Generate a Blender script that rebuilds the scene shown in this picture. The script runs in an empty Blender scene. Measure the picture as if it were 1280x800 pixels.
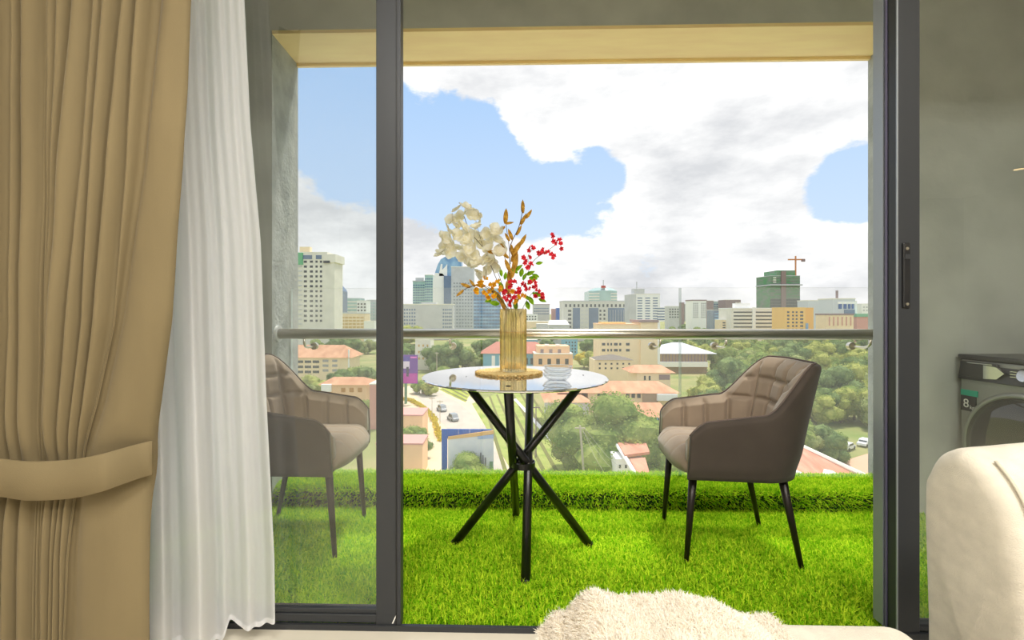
import bpy, bmesh, math, random
import numpy as np
from mathutils import Vector, Matrix, noise as mnoise

random.seed(7); RNG = np.random.default_rng(7)
sc = bpy.context.scene
COL = sc.collection
R = math.radians

# ------------------------------------------------------------------ camera
F, CX, CY, EYE, YAW = 600.0, 613.3, 390.0, 1.03, R(1.4)
cd = bpy.data.cameras.new('camera'); cam = bpy.data.objects.new('camera', cd); COL.objects.link(cam)
cam.location = (0, 0, EYE); cam.rotation_euler = (R(90), 0, YAW)
cd.sensor_width = 36; cd.lens = F / 1280 * 36; cd.shift_x = (640 - CX) / 1280; cd.shift_y = -(400 - CY) / 1280
cd.clip_start = .05; cd.clip_end = 9000
sc.camera = cam
CT, ST = math.cos(YAW), math.sin(YAW)
def ray(px, py):
    u = (px - CX) / F; v = (CY - py) / F
    return Vector((u * CT - ST, u * ST + CT, v))
def at(px, py, Y):                       # the point of the photo's line of sight at distance Y
    d = ray(px, py); t = Y / d.y
    return Vector((d.x * t, Y, EYE + d.z * t))
GZ = -28.0
def ground(px, py, z=GZ):
    d = ray(px, py); t = (z - EYE) / d.z
    return Vector((d.x * t, d.y * t, z))

def lin(c):
    out = []
    for v in c[:3]:
        v /= 255.0
        out.append(v / 12.92 if v <= .04045 else ((v + .055) / 1.055) ** 2.4)
    return (*out, 1.0)

# ------------------------------------------------------------------ exposure, sky, sun, room fill lights
vs = sc.view_settings
vs.view_transform = 'Standard'; vs.look = 'None'; vs.gamma = 1; vs.use_curve_mapping = False; vs.exposure = 0.45
sc.cycles.use_denoising = True
sc.cycles.max_bounces = 10; sc.cycles.diffuse_bounces = 4; sc.cycles.glossy_bounces = 4
sc.cycles.transmission_bounces = 8; sc.cycles.transparent_max_bounces = 24
sc.cycles.caustics_reflective = False; sc.cycles.caustics_refractive = False
sc.cycles.sample_clamp_indirect = 6

SUN_STRENGTH, SKY_STRENGTH, FILL_W = 2.8, 0.89, 24

w = bpy.data.worlds.new('sky'); sc.world = w; w.use_nodes = True
nt = w.node_tree; nt.nodes.clear(); N = nt.nodes.new; L = nt.links.new
def wm(op, a, b=None, clamp=False):
    n = N('ShaderNodeMath'); n.operation = op; n.use_clamp = clamp
    for i, s in enumerate((a, b)):
        if s is None: continue
        if isinstance(s, (int, float)): n.inputs[i].default_value = s
        else: L(s, n.inputs[i])
    return n.outputs[0]
tc = N('ShaderNodeTexCoord'); nv = N('ShaderNodeVectorMath'); nv.operation = 'NORMALIZE'; L(tc.outputs['Generated'], nv.inputs[0])
D = nv.outputs[0]
sx = N('ShaderNodeSeparateXYZ'); L(D, sx.inputs[0])
def wnoise(scale, detail, rough, off=(0, 0, 0), zs=1.9):
    m = N('ShaderNodeMapping'); L(D, m.inputs[0]); m.inputs['Scale'].default_value = (1, 1, zs); m.inputs['Location'].default_value = off
    n = N('ShaderNodeTexNoise'); L(m.outputs[0], n.inputs['Vector'])
    n.inputs['Scale'].default_value = scale; n.inputs['Detail'].default_value = detail; n.inputs['Roughness'].default_value = rough
    return n.outputs[0]
n1 = wnoise(4.2, 9, .6, (.3, .1, .2)); n2 = wnoise(3.2, 6, .55, (4.1, 2.2, .7)); n3 = wnoise(13, 8, .62, (1.1, 5, 2))
cover = wm('ADD', wm('MULTIPLY', wm('SUBTRACT', n1, .5), 1.15), wm('MULTIPLY', wm('SUBTRACT', n3, .5), 1.5))
cover = wm('ADD', cover, .18)
# where the photograph has its blue gaps (negative) and its big clouds (positive)
BLOBS = [(540, 190, 75, -.62), (605, 205, 75, -.55), (670, 225, 50, -.5), (725, 235, 50, -.5), (765, 205, 32, -.4), (700, 262, 35, -.4), (420, 165, 80, -.72), (440, 120, 60, -.4), (390, 120, 60, -.35),
         (1050, 240, 45, -.7), (1085, 225, 45, -.55), (640, 265, 40, -.35), (560, 245, 60, -.35), (822, 333, 22, -.45), (660, 285, 22, -.3), (450, 230, 50, -.4), (735, 290, 18, -.25),
         (680, 168, 34, .75), (880, 200, 95, .55), (720, 110, 80, .5), (830, 115, 90, .5), (960, 330, 90, .35), (400, 290, 70, .5), (560, 96, 50, .45), (1000, 130, 120, .4), (735, 280, 24, .3), (845, 250, 60, .4), (620, 110, 50, .3), (900, 300, 80, .3)]
for px, py, r, a in BLOBS:
    d = ray(px, py).normalized()
    dp = N('ShaderNodeVectorMath'); dp.operation = 'DOT_PRODUCT'; L(D, dp.inputs[0]); dp.inputs[1].default_value = d
    ro = r * 1.45 / F * d.y; ri = r * .35 / F * d.y
    mr = N('ShaderNodeMapRange'); mr.interpolation_type = 'SMOOTHSTEP'; L(dp.outputs['Value'], mr.inputs[0])
    mr.inputs[1].default_value = math.cos(ro); mr.inputs[2].default_value = math.cos(ri); mr.inputs[3].default_value = 0; mr.inputs[4].default_value = a
    cover = wm('ADD', cover, mr.outputs[0])
hz = N('ShaderNodeMapRange'); hz.interpolation_type = 'SMOOTHSTEP'; L(sx.outputs['Z'], hz.inputs[0])
for i, v in enumerate((.05, .24, .42, 0)): hz.inputs[i + 1].default_value = v
cover = wm('ADD', cover, hz.outputs[0])
cm = N('ShaderNodeMapRange'); cm.interpolation_type = 'SMOOTHSTEP'; L(cover, cm.inputs[0])
for i, v in enumerate((-.06, .26, 0, 1)): cm.inputs[i + 1].default_value = v
blue = N('ShaderNodeValToRGB'); L(sx.outputs['Z'], blue.inputs[0])
blue.color_ramp.elements[0].position = 0; blue.color_ramp.elements[0].color = lin((206, 222, 238))
blue.color_ramp.elements[1].position = .5; blue.color_ramp.elements[1].color = lin((154, 190, 232))
n4 = wm('ADD', wm('MULTIPLY', n2, .62), wm('MULTIPLY', wnoise(7.5, 8, .6, (2.7, .4, 5.1), 2.6), .38))
shade = N('ShaderNodeValToRGB'); L(n4, shade.inputs[0])
shade.color_ramp.elements[0].position = .38; shade.color_ramp.elements[0].color = lin((204, 206, 209))
shade.color_ramp.elements[1].position = .57; shade.color_ramp.elements[1].color = lin((249, 249, 248))
mx = N('ShaderNodeMix'); mx.data_type = 'RGBA'; L(cm.outputs[0], mx.inputs[0]); L(blue.outputs[0], mx.inputs[6]); L(shade.outputs[0], mx.inputs[7])
bg = N('ShaderNodeBackground'); L(mx.outputs[2], bg.inputs[0]); bg.inputs[1].default_value = SKY_STRENGTH
wo = N('ShaderNodeOutputWorld'); L(bg.outputs[0], wo.inputs[0])

sl = bpy.data.lights.new('sun', 'SUN'); sun = bpy.data.objects.new('sun', sl); COL.objects.link(sun)
sl.energy = SUN_STRENGTH; sl.angle = R(7); sl.color = (1, .95, .85)
sun.rotation_euler = Vector((-.2, -.34, -1)).to_track_quat('-Z', 'Y').to_euler(); sun.location = (20, 40, 80)

def ceiling_fill_light(x, y, watts, size=.5):  # unseen area light added under the ceiling to brighten the room
    l = bpy.data.lights.new('ceiling_fill_light', 'AREA'); l.energy = watts; l.size = size; l.color = (1, .965, .91)
    o = bpy.data.objects.new('ceiling_fill_light', l); COL.objects.link(o); o.location = (x, y, 2.64); return o
for (x, y) in ((-.5, -1.1), (.8, -1.1), (1.9, -.9), (-.2, -.1), (1.0, -.1)):
    ceiling_fill_light(x, y, FILL_W)

# ------------------------------------------------------------------ materials
def mat(name, c, rough=.6, metal=0, var=0, vscale=8, bump=0, bscale=60, sheen=0, spec=.5, c2=None, coord='Object', stretch=(1, 1, 1), lo=.35, hi=.65):
    m = bpy.data.materials.new(name); m.use_nodes = True; t = m.node_tree; b = t.nodes['Principled BSDF']
    b.inputs['Base Color'].default_value = lin(c); b.inputs['Roughness'].default_value = rough; b.inputs['Metallic'].default_value = metal
    b.inputs['Specular IOR Level'].default_value = spec
    if sheen: b.inputs['Sheen Weight'].default_value = sheen; b.inputs['Sheen Roughness'].default_value = .4
    if var or c2 or bump:
        tcn = t.nodes.new('ShaderNodeTexCoord'); mp = t.nodes.new('ShaderNodeMapping'); mp.inputs['Scale'].default_value = stretch
        t.links.new(tcn.outputs[coord], mp.inputs[0])
    if var or c2:
        n = t.nodes.new('ShaderNodeTexNoise'); n.inputs['Scale'].default_value = vscale; n.inputs['Detail'].default_value = 5
        t.links.new(mp.outputs[0], n.inputs['Vector'])
        r = t.nodes.new('ShaderNodeValToRGB'); t.links.new(n.outputs[0], r.inputs[0])
        a = lin(c); z = lin(c2) if c2 else tuple(min(1, v * (1 + var)) for v in a[:3]) + (1,)
        a = a if c2 else tuple(v * (1 - var) for v in a[:3]) + (1,)
        r.color_ramp.elements[0].position = lo; r.color_ramp.elements[0].color = a
        r.color_ramp.elements[1].position = hi; r.color_ramp.elements[1].color = z
        t.links.new(r.outputs[0], b.inputs['Base Color'])
    if bump:
        n = t.nodes.new('ShaderNodeTexNoise'); n.inputs['Scale'].default_value = bscale; n.inputs['Detail'].default_value = 4
        t.links.new(mp.outputs[0], n.inputs['Vector'])
        bp = t.nodes.new('ShaderNodeBump'); bp.inputs['Strength'].default_value = bump; bp.inputs['Distance'].default_value = .01
        t.links.new(n.outputs[0], bp.inputs['Height']); t.links.new(bp.outputs[0], b.inputs['Normal'])
    return m
def glass_mat(name, tint=(244, 250, 248), ior=1.5, rough=0.0, refl=1.6, veil=0):
    m = bpy.data.materials.new(name); m.use_nodes = True; t = m.node_tree; t.nodes.clear()
    tr = t.nodes.new('ShaderNodeBsdfTransparent'); tr.inputs[0].default_value = lin(tint)
    gl = t.nodes.new('ShaderNodeBsdfGlossy'); gl.inputs['Roughness'].default_value = rough
    fr = t.nodes.new('ShaderNodeFresnel'); fr.inputs[0].default_value = ior
    mix = t.nodes.new('ShaderNodeMixShader'); o = t.nodes.new('ShaderNodeOutputMaterial')
    ge = t.nodes.new('ShaderNodeNewGeometry'); iv = t.nodes.new('ShaderNodeMath'); iv.operation = 'SUBTRACT'; iv.inputs[0].default_value = 1.0; t.links.new(ge.outputs['Backfacing'], iv.inputs[1])
    mu = t.nodes.new('ShaderNodeMath'); mu.operation = 'MULTIPLY'; t.links.new(fr.outputs[0], mu.inputs[0]); t.links.new(iv.outputs[0], mu.inputs[1])
    m2 = t.nodes.new('ShaderNodeMath'); m2.operation = 'MULTIPLY'; m2.use_clamp = True; m2.inputs[1].default_value = refl; t.links.new(mu.outputs[0], m2.inputs[0])
    t.links.new(m2.outputs[0], mix.inputs[0]); t.links.new(tr.outputs[0], mix.inputs[1]); t.links.new(gl.outputs[0], mix.inputs[2]); last = mix
    if veil:                                  # translucent film mixed in as a pale haze over the view
        tl = t.nodes.new('ShaderNodeBsdfTranslucent'); tl.inputs[0].default_value = lin((250, 248, 240)); m3 = t.nodes.new('ShaderNodeMixShader'); m3.inputs[0].default_value = veil
        t.links.new(mix.outputs[0], m3.inputs[1]); t.links.new(tl.outputs[0], m3.inputs[2]); last = m3
    t.links.new(last.outputs[0], o.inputs[0])
    return m
def thin_mat(name, c, trans=.5, clear=0, var=.1, vscale=20, attr=None):
    """cloth, petal or leaf: diffuse with light coming through, optionally partly see-through"""
    m = bpy.data.materials.new(name); m.use_nodes = True; t = m.node_tree; t.nodes.clear()
    df = t.nodes.new('ShaderNodeBsdfDiffuse'); tl = t.nodes.new('ShaderNodeBsdfTranslucent')
    tcn = t.nodes.new('ShaderNodeTexCoord'); r = t.nodes.new('ShaderNodeValToRGB')
    if attr:
        n = t.nodes.new('ShaderNodeAttribute'); n.attribute_name = attr; t.links.new(n.outputs['Fac'], r.inputs[0])
        e = r.color_ramp.elements; e[0].position = 0; e[1].position = 1
    else:
        n = t.nodes.new('ShaderNodeTexNoise'); n.inputs['Scale'].default_value = vscale; n.inputs['Detail'].default_value = 4
        t.links.new(tcn.outputs['Object'], n.inputs['Vector']); t.links.new(n.outputs[0], r.inputs[0])
        e = r.color_ramp.elements; e[0].position = .35; e[1].position = .65
    if isinstance(c[0], (tuple, list)): e[0].color = lin(c[0]); e[1].color = lin(c[1])
    else:
        a = lin(c); e[0].color = tuple(v * (1 - var) for v in a[:3]) + (1,); e[1].color = tuple(min(1, v * (1 + var)) for v in a[:3]) + (1,)
    t.links.new(r.outputs[0], df.inputs[0]); t.links.new(r.outputs[0], tl.inputs[0])
    mix = t.nodes.new('ShaderNodeMixShader'); mix.inputs[0].default_value = trans
    t.links.new(df.outputs[0], mix.inputs[1]); t.links.new(tl.outputs[0], mix.inputs[2])
    o = t.nodes.new('ShaderNodeOutputMaterial'); last = mix
    if clear:
        tp = t.nodes.new('ShaderNodeBsdfTransparent'); m2 = t.nodes.new('ShaderNodeMixShader'); m2.inputs[0].default_value = clear
        t.links.new(mix.outputs[0], m2.inputs[1]); t.links.new(tp.outputs[0], m2.inputs[2]); last = m2
    t.links.new(last.outputs[0], o.inputs[0])
    return m
def emit_mat(name, c, s):
    m = bpy.data.materials.new(name); m.use_nodes = True; b = m.node_tree.nodes['Principled BSDF']
    b.inputs['Emission Color'].default_value = lin(c); b.inputs['Emission Strength'].default_value = s; return m

# ------------------------------------------------------------------ mesh helpers
class MB:
    def __init__(s): s.v = []; s.f = []; s.mi = []
    def add(s, vs_, fs, mi=0):
        k = len(s.v); s.v += [tuple(p) for p in vs_]
        for f in fs: s.f.append(tuple(i + k for i in f)); s.mi.append(mi)
        return s
    def box(s, x0, x1, y0, y1, z0, z1, mi=0):
        return s.add([(x0, y0, z0), (x1, y0, z0), (x1, y1, z0), (x0, y1, z0), (x0, y0, z1), (x1, y0, z1), (x1, y1, z1), (x0, y1, z1)],
                     [(3, 2, 1, 0), (4, 5, 6, 7), (0, 1, 5, 4), (1, 2, 6, 5), (2, 3, 7, 6), (3, 0, 4, 7)], mi)
    def tube(s, pts, r, n=12, cap=True):
        pts = [Vector(p) for p in pts]; rs = r if isinstance(r, (list, tuple)) else [r] * len(pts)
        t0 = (pts[1] - pts[0]).normalized(); up = Vector((0, 0, 1)) if abs(t0.z) < .9 else Vector((1, 0, 0))
        a = t0.cross(up).normalized(); k = len(s.v)
        for i, p in enumerate(pts):
            t = (pts[min(i + 1, len(pts) - 1)] - pts[max(i - 1, 0)]).normalized()
            a = (a - t * a.dot(t)).normalized(); b = t.cross(a)
            for j in range(n):
                q = 2 * math.pi * j / n; s.v.append(tuple(p + (a * math.cos(q) + b * math.sin(q)) * rs[i]))
        for i in range(len(pts) - 1):
            for j in range(n):
                s.f.append((k + i * n + j, k + i * n + (j + 1) % n, k + (i + 1) * n + (j + 1) % n, k + (i + 1) * n + j)); s.mi.append(0)
        if cap:
            s.f.append(tuple(k + j for j in reversed(range(n)))); s.mi.append(0)
            e = k + (len(pts) - 1) * n; s.f.append(tuple(e + j for j in range(n))); s.mi.append(0)
        return s
    def lathe(s, prof, n=32, c=(0, 0, 0), close=False):
        k = len(s.v); m = len(prof)
        for r, z in prof:
            for j in range(n):
                q = 2 * math.pi * j / n; rr = r(q) if callable(r) else r
                s.v.append((c[0] + rr * math.cos(q), c[1] + rr * math.sin(q), c[2] + z))
        for i in range(m if close else m - 1):
            i2 = (i + 1) % m
            for j in range(n):
                s.f.append((k + i * n + j, k + i * n + (j + 1) % n, k + i2 * n + (j + 1) % n, k + i2 * n + j)); s.mi.append(0)
        if not close:
            s.f.append(tuple(k + j for j in reversed(range(n)))); s.mi.append(0)
            e = k + (m - 1) * n; s.f.append(tuple(e + j for j in range(n))); s.mi.append(0)
        return s
    def prism(s, poly, d):                     # planar polygon (3d points) extruded along vector d
        n = len(poly); d = Vector(d)
        return s.add([Vector(p) for p in poly] + [Vector(p) + d for p in poly],
                     [tuple(reversed(range(n))), tuple(range(n, 2 * n))] + [(i, (i + 1) % n, n + (i + 1) % n, n + i) for i in range(n)])
    def grid(s, fn, nu, nv, closed_u=False):
        k = len(s.v)
        for i in range(nu):
            for j in range(nv): s.v.append(tuple(fn(i / (nu if closed_u else nu - 1), j / (nv - 1))))
        for i in range(nu if closed_u else nu - 1):
            for j in range(nv - 1):
                i2 = (i + 1) % nu
                s.f.append((k + i * nv + j, k + i2 * nv + j, k + i2 * nv + j + 1, k + i * nv + j + 1)); s.mi.append(0)
        return s
    def build(s, name, m, parent=None, smooth=False, org=None, bevel=0):
        me = bpy.data.meshes.new(name); vv = s.v
        if org is not None: vv = [(a - org[0], b - org[1], c - org[2]) for a, b, c in vv]
        me.from_pydata(vv, [], s.f)
        for q in (m if isinstance(m, (list, tuple)) else [m]): me.materials.append(q)
        if any(s.mi): me.polygons.foreach_set('material_index', s.mi)
        if smooth: me.polygons.foreach_set('use_smooth', [True] * len(me.polygons))
        bm = bmesh.new(); bm.from_mesh(me); bmesh.ops.recalc_face_normals(bm, faces=bm.faces); bm.to_mesh(me); bm.free()
        o = bpy.data.objects.new(name, me); COL.objects.link(o)
        if parent is not None: o.parent = parent
        elif org is not None: o.location = org
        if bevel:
            b = o.modifiers.new('bevel', 'BEVEL'); b.width = bevel; b.segments = 3; b.limit_method = 'ANGLE'
        return o
def tag(o, label=None, cat=None, group=None, kind=None):
    if label: o['label'] = label
    if cat: o['category'] = cat
    if group: o['group'] = group
    if kind: o['kind'] = kind
    return o
def thing(name, loc, label, cat, group=None, rz=0):
    o = bpy.data.objects.new(name, None); COL.objects.link(o); o.location = loc; o.rotation_euler = (0, 0, rz); o.empty_display_size = .05
    return tag(o, label, cat, group)
def struct(name, mb, m, bevel=0, **k): return tag(mb.build(name, m, bevel=bevel, **k), kind='structure')
CH = {}
def kids(o): return CH.get(o.name) or [c for c in o.children]
def copy_tree(o, parent=None):
    c = o.copy(); COL.objects.link(c)
    if parent is not None: c.parent = parent
    for ch in o.children: copy_tree(ch, c)
    return c
def inst(src, name, parent, loc, rot=(0, 0, 0), scale=1):
    o = bpy.data.objects.new(name, src); COL.objects.link(o); o.parent = parent; o.location = loc; o.rotation_euler = rot
    o.scale = (scale,) * 3 if isinstance(scale, (int, float)) else scale
    return o
def blades_mesh(name, P, Nrm, ln, wd, lean, material, droop=.35, clump=False):
    """numpy blades: a bent quad with a pointed tip for every root point"""
    n = len(P); q = RNG.uniform(0, 2 * np.pi, n)
    ref = np.where(np.abs(Nrm[:, 2:3]) < .9, np.array([[0, 0, 1.]]), np.array([[1., 0, 0]]))
    A = np.cross(Nrm, ref); A /= np.linalg.norm(A, axis=1, keepdims=True); B = np.cross(Nrm, A)
    side = A * np.cos(q)[:, None] + B * np.sin(q)[:, None]; fw = -A * np.sin(q)[:, None] + B * np.cos(q)[:, None]
    cl = 1 + .35 * np.sin(P[:, 0] * 97 + 3 * np.sin(P[:, 1] * 61)) * np.sin(P[:, 1] * 113 + 2 * np.sin(P[:, 0] * 71)) if clump else 1
    l = (ln * cl * RNG.uniform(.6, 1.2, n))[:, None]; le = (lean * RNG.uniform(.2, 1.3, n))[:, None]; ww = wd
    mid = P + Nrm * l * .55 + fw * l * le * .35
    tip = P + Nrm * l * (1 - droop * le) + fw * l * le
    V = np.empty((n, 5, 3)); V[:, 0] = P - side * ww; V[:, 1] = P + side * ww; V[:, 2] = mid + side * ww * .85; V[:, 3] = mid - side * ww * .85; V[:, 4] = tip
    me = bpy.data.meshes.new(name); me.vertices.add(n * 5); me.vertices.foreach_set('co', V.ravel())
    base = (np.arange(n) * 5)[:, None]
    idx = (base + np.array([[0, 1, 2, 3, 3, 2, 4]])).ravel()
    me.loops.add(n * 7); me.loops.foreach_set('vertex_index', idx.astype(np.int32))
    me.polygons.add(n * 2); st = np.stack([np.arange(n) * 7, np.arange(n) * 7 + 4], 1).ravel()
    me.polygons.foreach_set('loop_start', st.astype(np.int32))
    me.update(calc_edges=True)
    at_ = me.attributes.new('tone', 'FLOAT', 'POINT'); tone = RNG.uniform(0, 1, n)
    tn = np.repeat(tone, 5); at_.data.foreach_set('value', tn.astype(np.float32))
    me.materials.append(material)
    o = bpy.data.objects.new(name, me); COL.objects.link(o); return o
def sstep(a, b, x):
    t = max(0, min(1, (x - a) / (b - a))); return t * t * (3 - 2 * t)
def lerp_tab(tab, x):
    if x <= tab[0][0]: return tab[0][1]
    for (a, p), (b, q) in zip(tab, tab[1:]):
        if x <= b: return p + (q - p) * (x - a) / (b - a)
    return tab[-1][1]
UNIT = bpy.data.meshes.new('unit'); _b = bmesh.new(); bmesh.ops.create_cube(_b, size=1); _b.to_mesh(UNIT); _b.free()
UC = {}
def unit(m):
    if m.name not in UC: q = UNIT.copy(); q.materials.append(m); UC[m.name] = q
    return UC[m.name]

M_plaster = mat('grey_plaster', (184, 186, 176), .85, var=.12, vscale=3, bump=.25, bscale=18)
M_reveal = mat('rough_grey_render', (176, 180, 176), .9, var=.14, vscale=9, bump=.6, bscale=45)
M_soffit = mat('cream_soffit_paint', (255, 226, 162), .7, var=.05, vscale=5, stretch=(.6, 3, 1))
M_white = mat('white_paint', (232, 230, 224), .7)
M_floor = mat('cream_floor_tile', (226, 218, 200), .35, var=.04, vscale=3)
M_alu = mat('dark_grey_aluminium', (56, 58, 61), .42, metal=.25, spec=.4)
M_alu_edge = mat('lit_aluminium_edge', (150, 156, 162), .4, metal=.5)  # frame aluminium made paler: outside light on the side face put into colour
M_black = mat('black_rubber', (16, 16, 18), .5)
M_glass = glass_mat('door_glass', (250, 252, 252), refl=2.6)
M_balglass = glass_mat('balustrade_glass', (254, 254, 254), refl=.8, veil=.055)
M_gedge = mat('pale_glass_edge', (190, 205, 200), .3)
M_steel = mat('brushed_steel', (222, 216, 202), .3, metal=1)

# ------------------------------------------------------------------ the setting: balcony and room shell
XL = at(340, 300, 2.48).x; XR = at(1085, 300, 2.80).x
YI, YO = 2.48, 2.80
ZS = 2.49
wl = MB().box(-1.75, XL, YI, YO, -.3, 2.72); struct('wall_front_left', wl, [M_plaster, M_reveal])
o = bpy.data.objects['wall_front_left']
for p in o.data.polygons:
    if p.normal.x > .9: p.material_index = 1
struct('wall_front_right', MB().box(XR, 2.9, YI, YO, -.3, 2.72), [M_plaster, M_reveal])
o = bpy.data.objects['wall_front_right']
for p in o.data.polygons:
    if p.normal.x < -.9: p.material_index = 1
struct('wall_front_lintel', MB().box(XL, XR, YI, YO, ZS + .012, 2.72), M_plaster)
struct('trim_1', MB().box(XL, XR, YI, YO, ZS - .006, ZS + .012).box(XL, XR, YO - .02, YO, ZS - .022, ZS), M_soffit)
struct('wall_front_parapet', MB().box(XL, XR, YI + .026, YO, -.3, .096), mat('shaded_turf_backing', (26, 52, 10), .95), bevel=.03)  # backing darkened to paint the shade on the ledge's inner face
struct('ceiling_balcony', MB().box(-1.75, 2.9, 1.45, YI, 2.72, 2.85), mat('balcony_ceiling_paint', (190, 186, 172), .8))
struct('wall_balcony_left', MB().box(-1.85, -1.75, 1.45, YO, -.3, 2.8), M_plaster)
struct('wall_balcony_right', MB().box(2.9, 3.0, 1.45, YO, -.3, 2.8), M_plaster)
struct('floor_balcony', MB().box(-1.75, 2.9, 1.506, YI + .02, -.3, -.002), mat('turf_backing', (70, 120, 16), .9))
FZ = .03
struct('floor', MB().box(-2.4, 6.6, -4, 1.5, -.1, FZ), M_floor)
struct('ceiling', MB().box(-2.4, 6.6, -4, 1.45, 2.66, 2.8), M_white)
struct('wall_left', MB().box(-2.5, -2.4, -4, 1.6, 0, 2.7), M_white)
struct('wall_right', MB().box(6.6, 6.7, -4, 1.6, 0, 2.7), M_white)
struct('wall_back', MB().box(-2.4, 6.6, -4.1, -4, 0, 2.7), M_white)
struct('wall_door', MB().box(-2.4, 2.75, 1.5, 1.6, 2.36, 2.7).box(2.75, 6.6, 1.5, 1.6, 0, 2.7).box(-2.4, -1.75, 1.5, 1.6, 0, 2.7), M_white)

# sliding doors: track, left leaf, right leaf
struct('trim_2', MB().box(-1.75, 2.75, 1.494, 1.506, -.02, .047), M_alu)
struct('trim_3', MB().box(-1.75, 2.75, 1.50, 1.60, 2.30, 2.36).box(-1.75, -1.70, 1.50, 1.60, .034, 2.3).box(2.70, 2.75, 1.50, 1.60, .034, 2.3), M_alu)
xa, xb = at(470, 400, 1.5).x, at(501, 400, 1.5).x
dl = struct('door_1', MB().box(xa, xb, 1.50, 1.54, .036, 2.30), M_alu, bevel=.002)
def dpart(par, name, mb, m, bevel=0):
    return mb.build(name, m, parent=par, bevel=bevel)
dpart(dl, 'stile', MB().box(-1.70, -1.64, 1.50, 1.54, .036, 2.3), M_alu)
dpart(dl, 'bottom_rail', MB().box(-1.64, xa, 1.502, 1.54, .05, .076), M_alu, .002)
dpart(dl, 'glazing_bead', MB().box(-1.64, xa, 1.508, 1.534, .076, .091), M_alu, .002)
dpart(dl, 'top_rail', MB().box(-1.64, xa, 1.502, 1.54, 2.24, 2.3), M_alu)
dpart(dl, 'glass_pane', MB().box(-1.64, xa, 1.516, 1.522, .09, 2.25), M_glass)
dpart(dl, 'stile_groove', MB().box(xb - .016, xb - .012, 1.4985, 1.501, .04, 2.3), M_black)
dpart(dl, 'scratch_mark', MB().prism([Vector((xb - .028, 1.4985, .052)), Vector((xb - .024, 1.4985, .052)), Vector((xb - .012, 1.4985, .08)), Vector((xb - .015, 1.4985, .08))], (0, .002, 0)), M_white)
xc, xd = at(1122, 400, 1.5).x, at(1150, 400, 1.5).x
dr = struct('door_2', MB().box(xc, xd, 1.50, 1.536, .036, 2.30), M_alu, bevel=.002)
dpart(dr, 'edge_bead', MB().box(xc - .003, xc + .001, 1.499, 1.503, .036, 2.3), M_alu_edge)
dpart(dr, 'seal_strip', MB().box(xc + .001, xc + .02, 1.536, 1.552, .036, 2.3), M_black)
dpart(dr, 'rear_stile', MB().box(xc - .004, xd - .02, 1.552, 1.592, .036, 2.3), M_alu_edge)
dpart(dr, 'seal_lip', MB().box(xc - .003, xc + .004, 1.540, 1.546, .036, 2.3), mat('violet_grey_seal', (92, 88, 110), .5))
dpart(dr, 'bottom_rail', MB().box(xd, 2.64, 1.504, 1.536, .036, .05).box(xd, 2.64, 1.50, 1.536, .055, .066).box(xd, 2.64, 1.504, 1.536, .066, .072), M_alu)
dpart(dr, 'top_rail', MB().box(xd, 2.64, 1.504, 1.536, 2.24, 2.3), M_alu)
dpart(dr, 'far_stile', MB().box(2.64, 2.70, 1.50, 1.536, .036, 2.3), M_alu)
dpart(dr, 'glass_pane', MB().box(xd, 2.64, 1.516, 1.522, .07, 2.25), M_glass)
hx = at(1135, 340, 1.49).x; hz0, hz1 = at(1135, 385, 1.49).z, at(1135, 303, 1.49).z
hnd = MB().box(hx - .011, hx + .011, 1.493, 1.502, hz0, hz1).build('recessed_handle', M_black, parent=dr, bevel=.004)
for zz in (hz1 - .018, hz0 + .012):
    MB().tube([(hx, 1.4945, zz), (hx, 1.491, zz)], .0045, 10).build('screw', M_steel, parent=hnd)
MB().box(hx - .007, hx + .007, 1.4905, 1.494, hz1 - .05, hz1 - .035).build('latch', M_alu, parent=hnd)

# ------------------------------------------------------------------ artificial turf
M_grass = thin_mat('turf_green', ((104, 186, 6), (236, 255, 66)), .35, attr='tone')
def scatter_rect(n, x0, x1, y0, y1, z):
    P = np.stack([RNG.uniform(x0, x1, n), RNG.uniform(y0, y1, n), np.full(n, z)], 1); Nn = np.tile([[0, 0, 1.]], (n, 1)); return P, Nn
P1, N1 = scatter_rect(178000, -1.6, 2.3, 1.56, YI, 0)
g = blades_mesh('turf_grass', P1, N1, .027, .0021, .75, M_grass, clump=True)
tag(g, 'bright green artificial turf covering the balcony floor', 'grass', kind='stuff')
# turf wrapped over the low parapet ledge
CZ, CY1 = .10, 2.76
def curb_pts(n):
    t = RNG.uniform(0, 1, n); x = RNG.uniform(XL, XR, n); a = .10; tot = .10 + .055 + (CY1 - YI - .04)
    s = t * tot; P = np.empty((n, 3)); Q = np.zeros((n, 3)); P[:, 0] = x
    keep = (s > .085) | (RNG.uniform(0, 1, n) < .36); s = s[keep]; P = P[keep]; Q = Q[keep]  # fewer blades on the face, so the darkened backing shows as shade
    f = s < .07; P[f, 1] = YI + .018; P[f, 2] = s[f]; Q[f, 1] = -1
    c = (s >= .07) & (s < .125); q = (s[c] - .07) / .055 * (np.pi / 2); P[c, 1] = YI + .05 - .03 * np.cos(q); P[c, 2] = .07 + .033 * np.sin(q); Q[c, 1] = -np.cos(q); Q[c, 2] = np.sin(q)
    u = s >= .125; P[u, 1] = YI + .05 + (s[u] - .125) / (tot - .125) * (CY1 - YI - .05); P[u, 2] = .103; Q[u, 2] = 1
    return P, Q
P2, N2 = curb_pts(78000)
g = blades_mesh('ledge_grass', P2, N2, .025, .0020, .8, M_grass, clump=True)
tag(g, 'green artificial turf wrapped over the low ledge under the glass railing', 'grass', kind='stuff')

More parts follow.
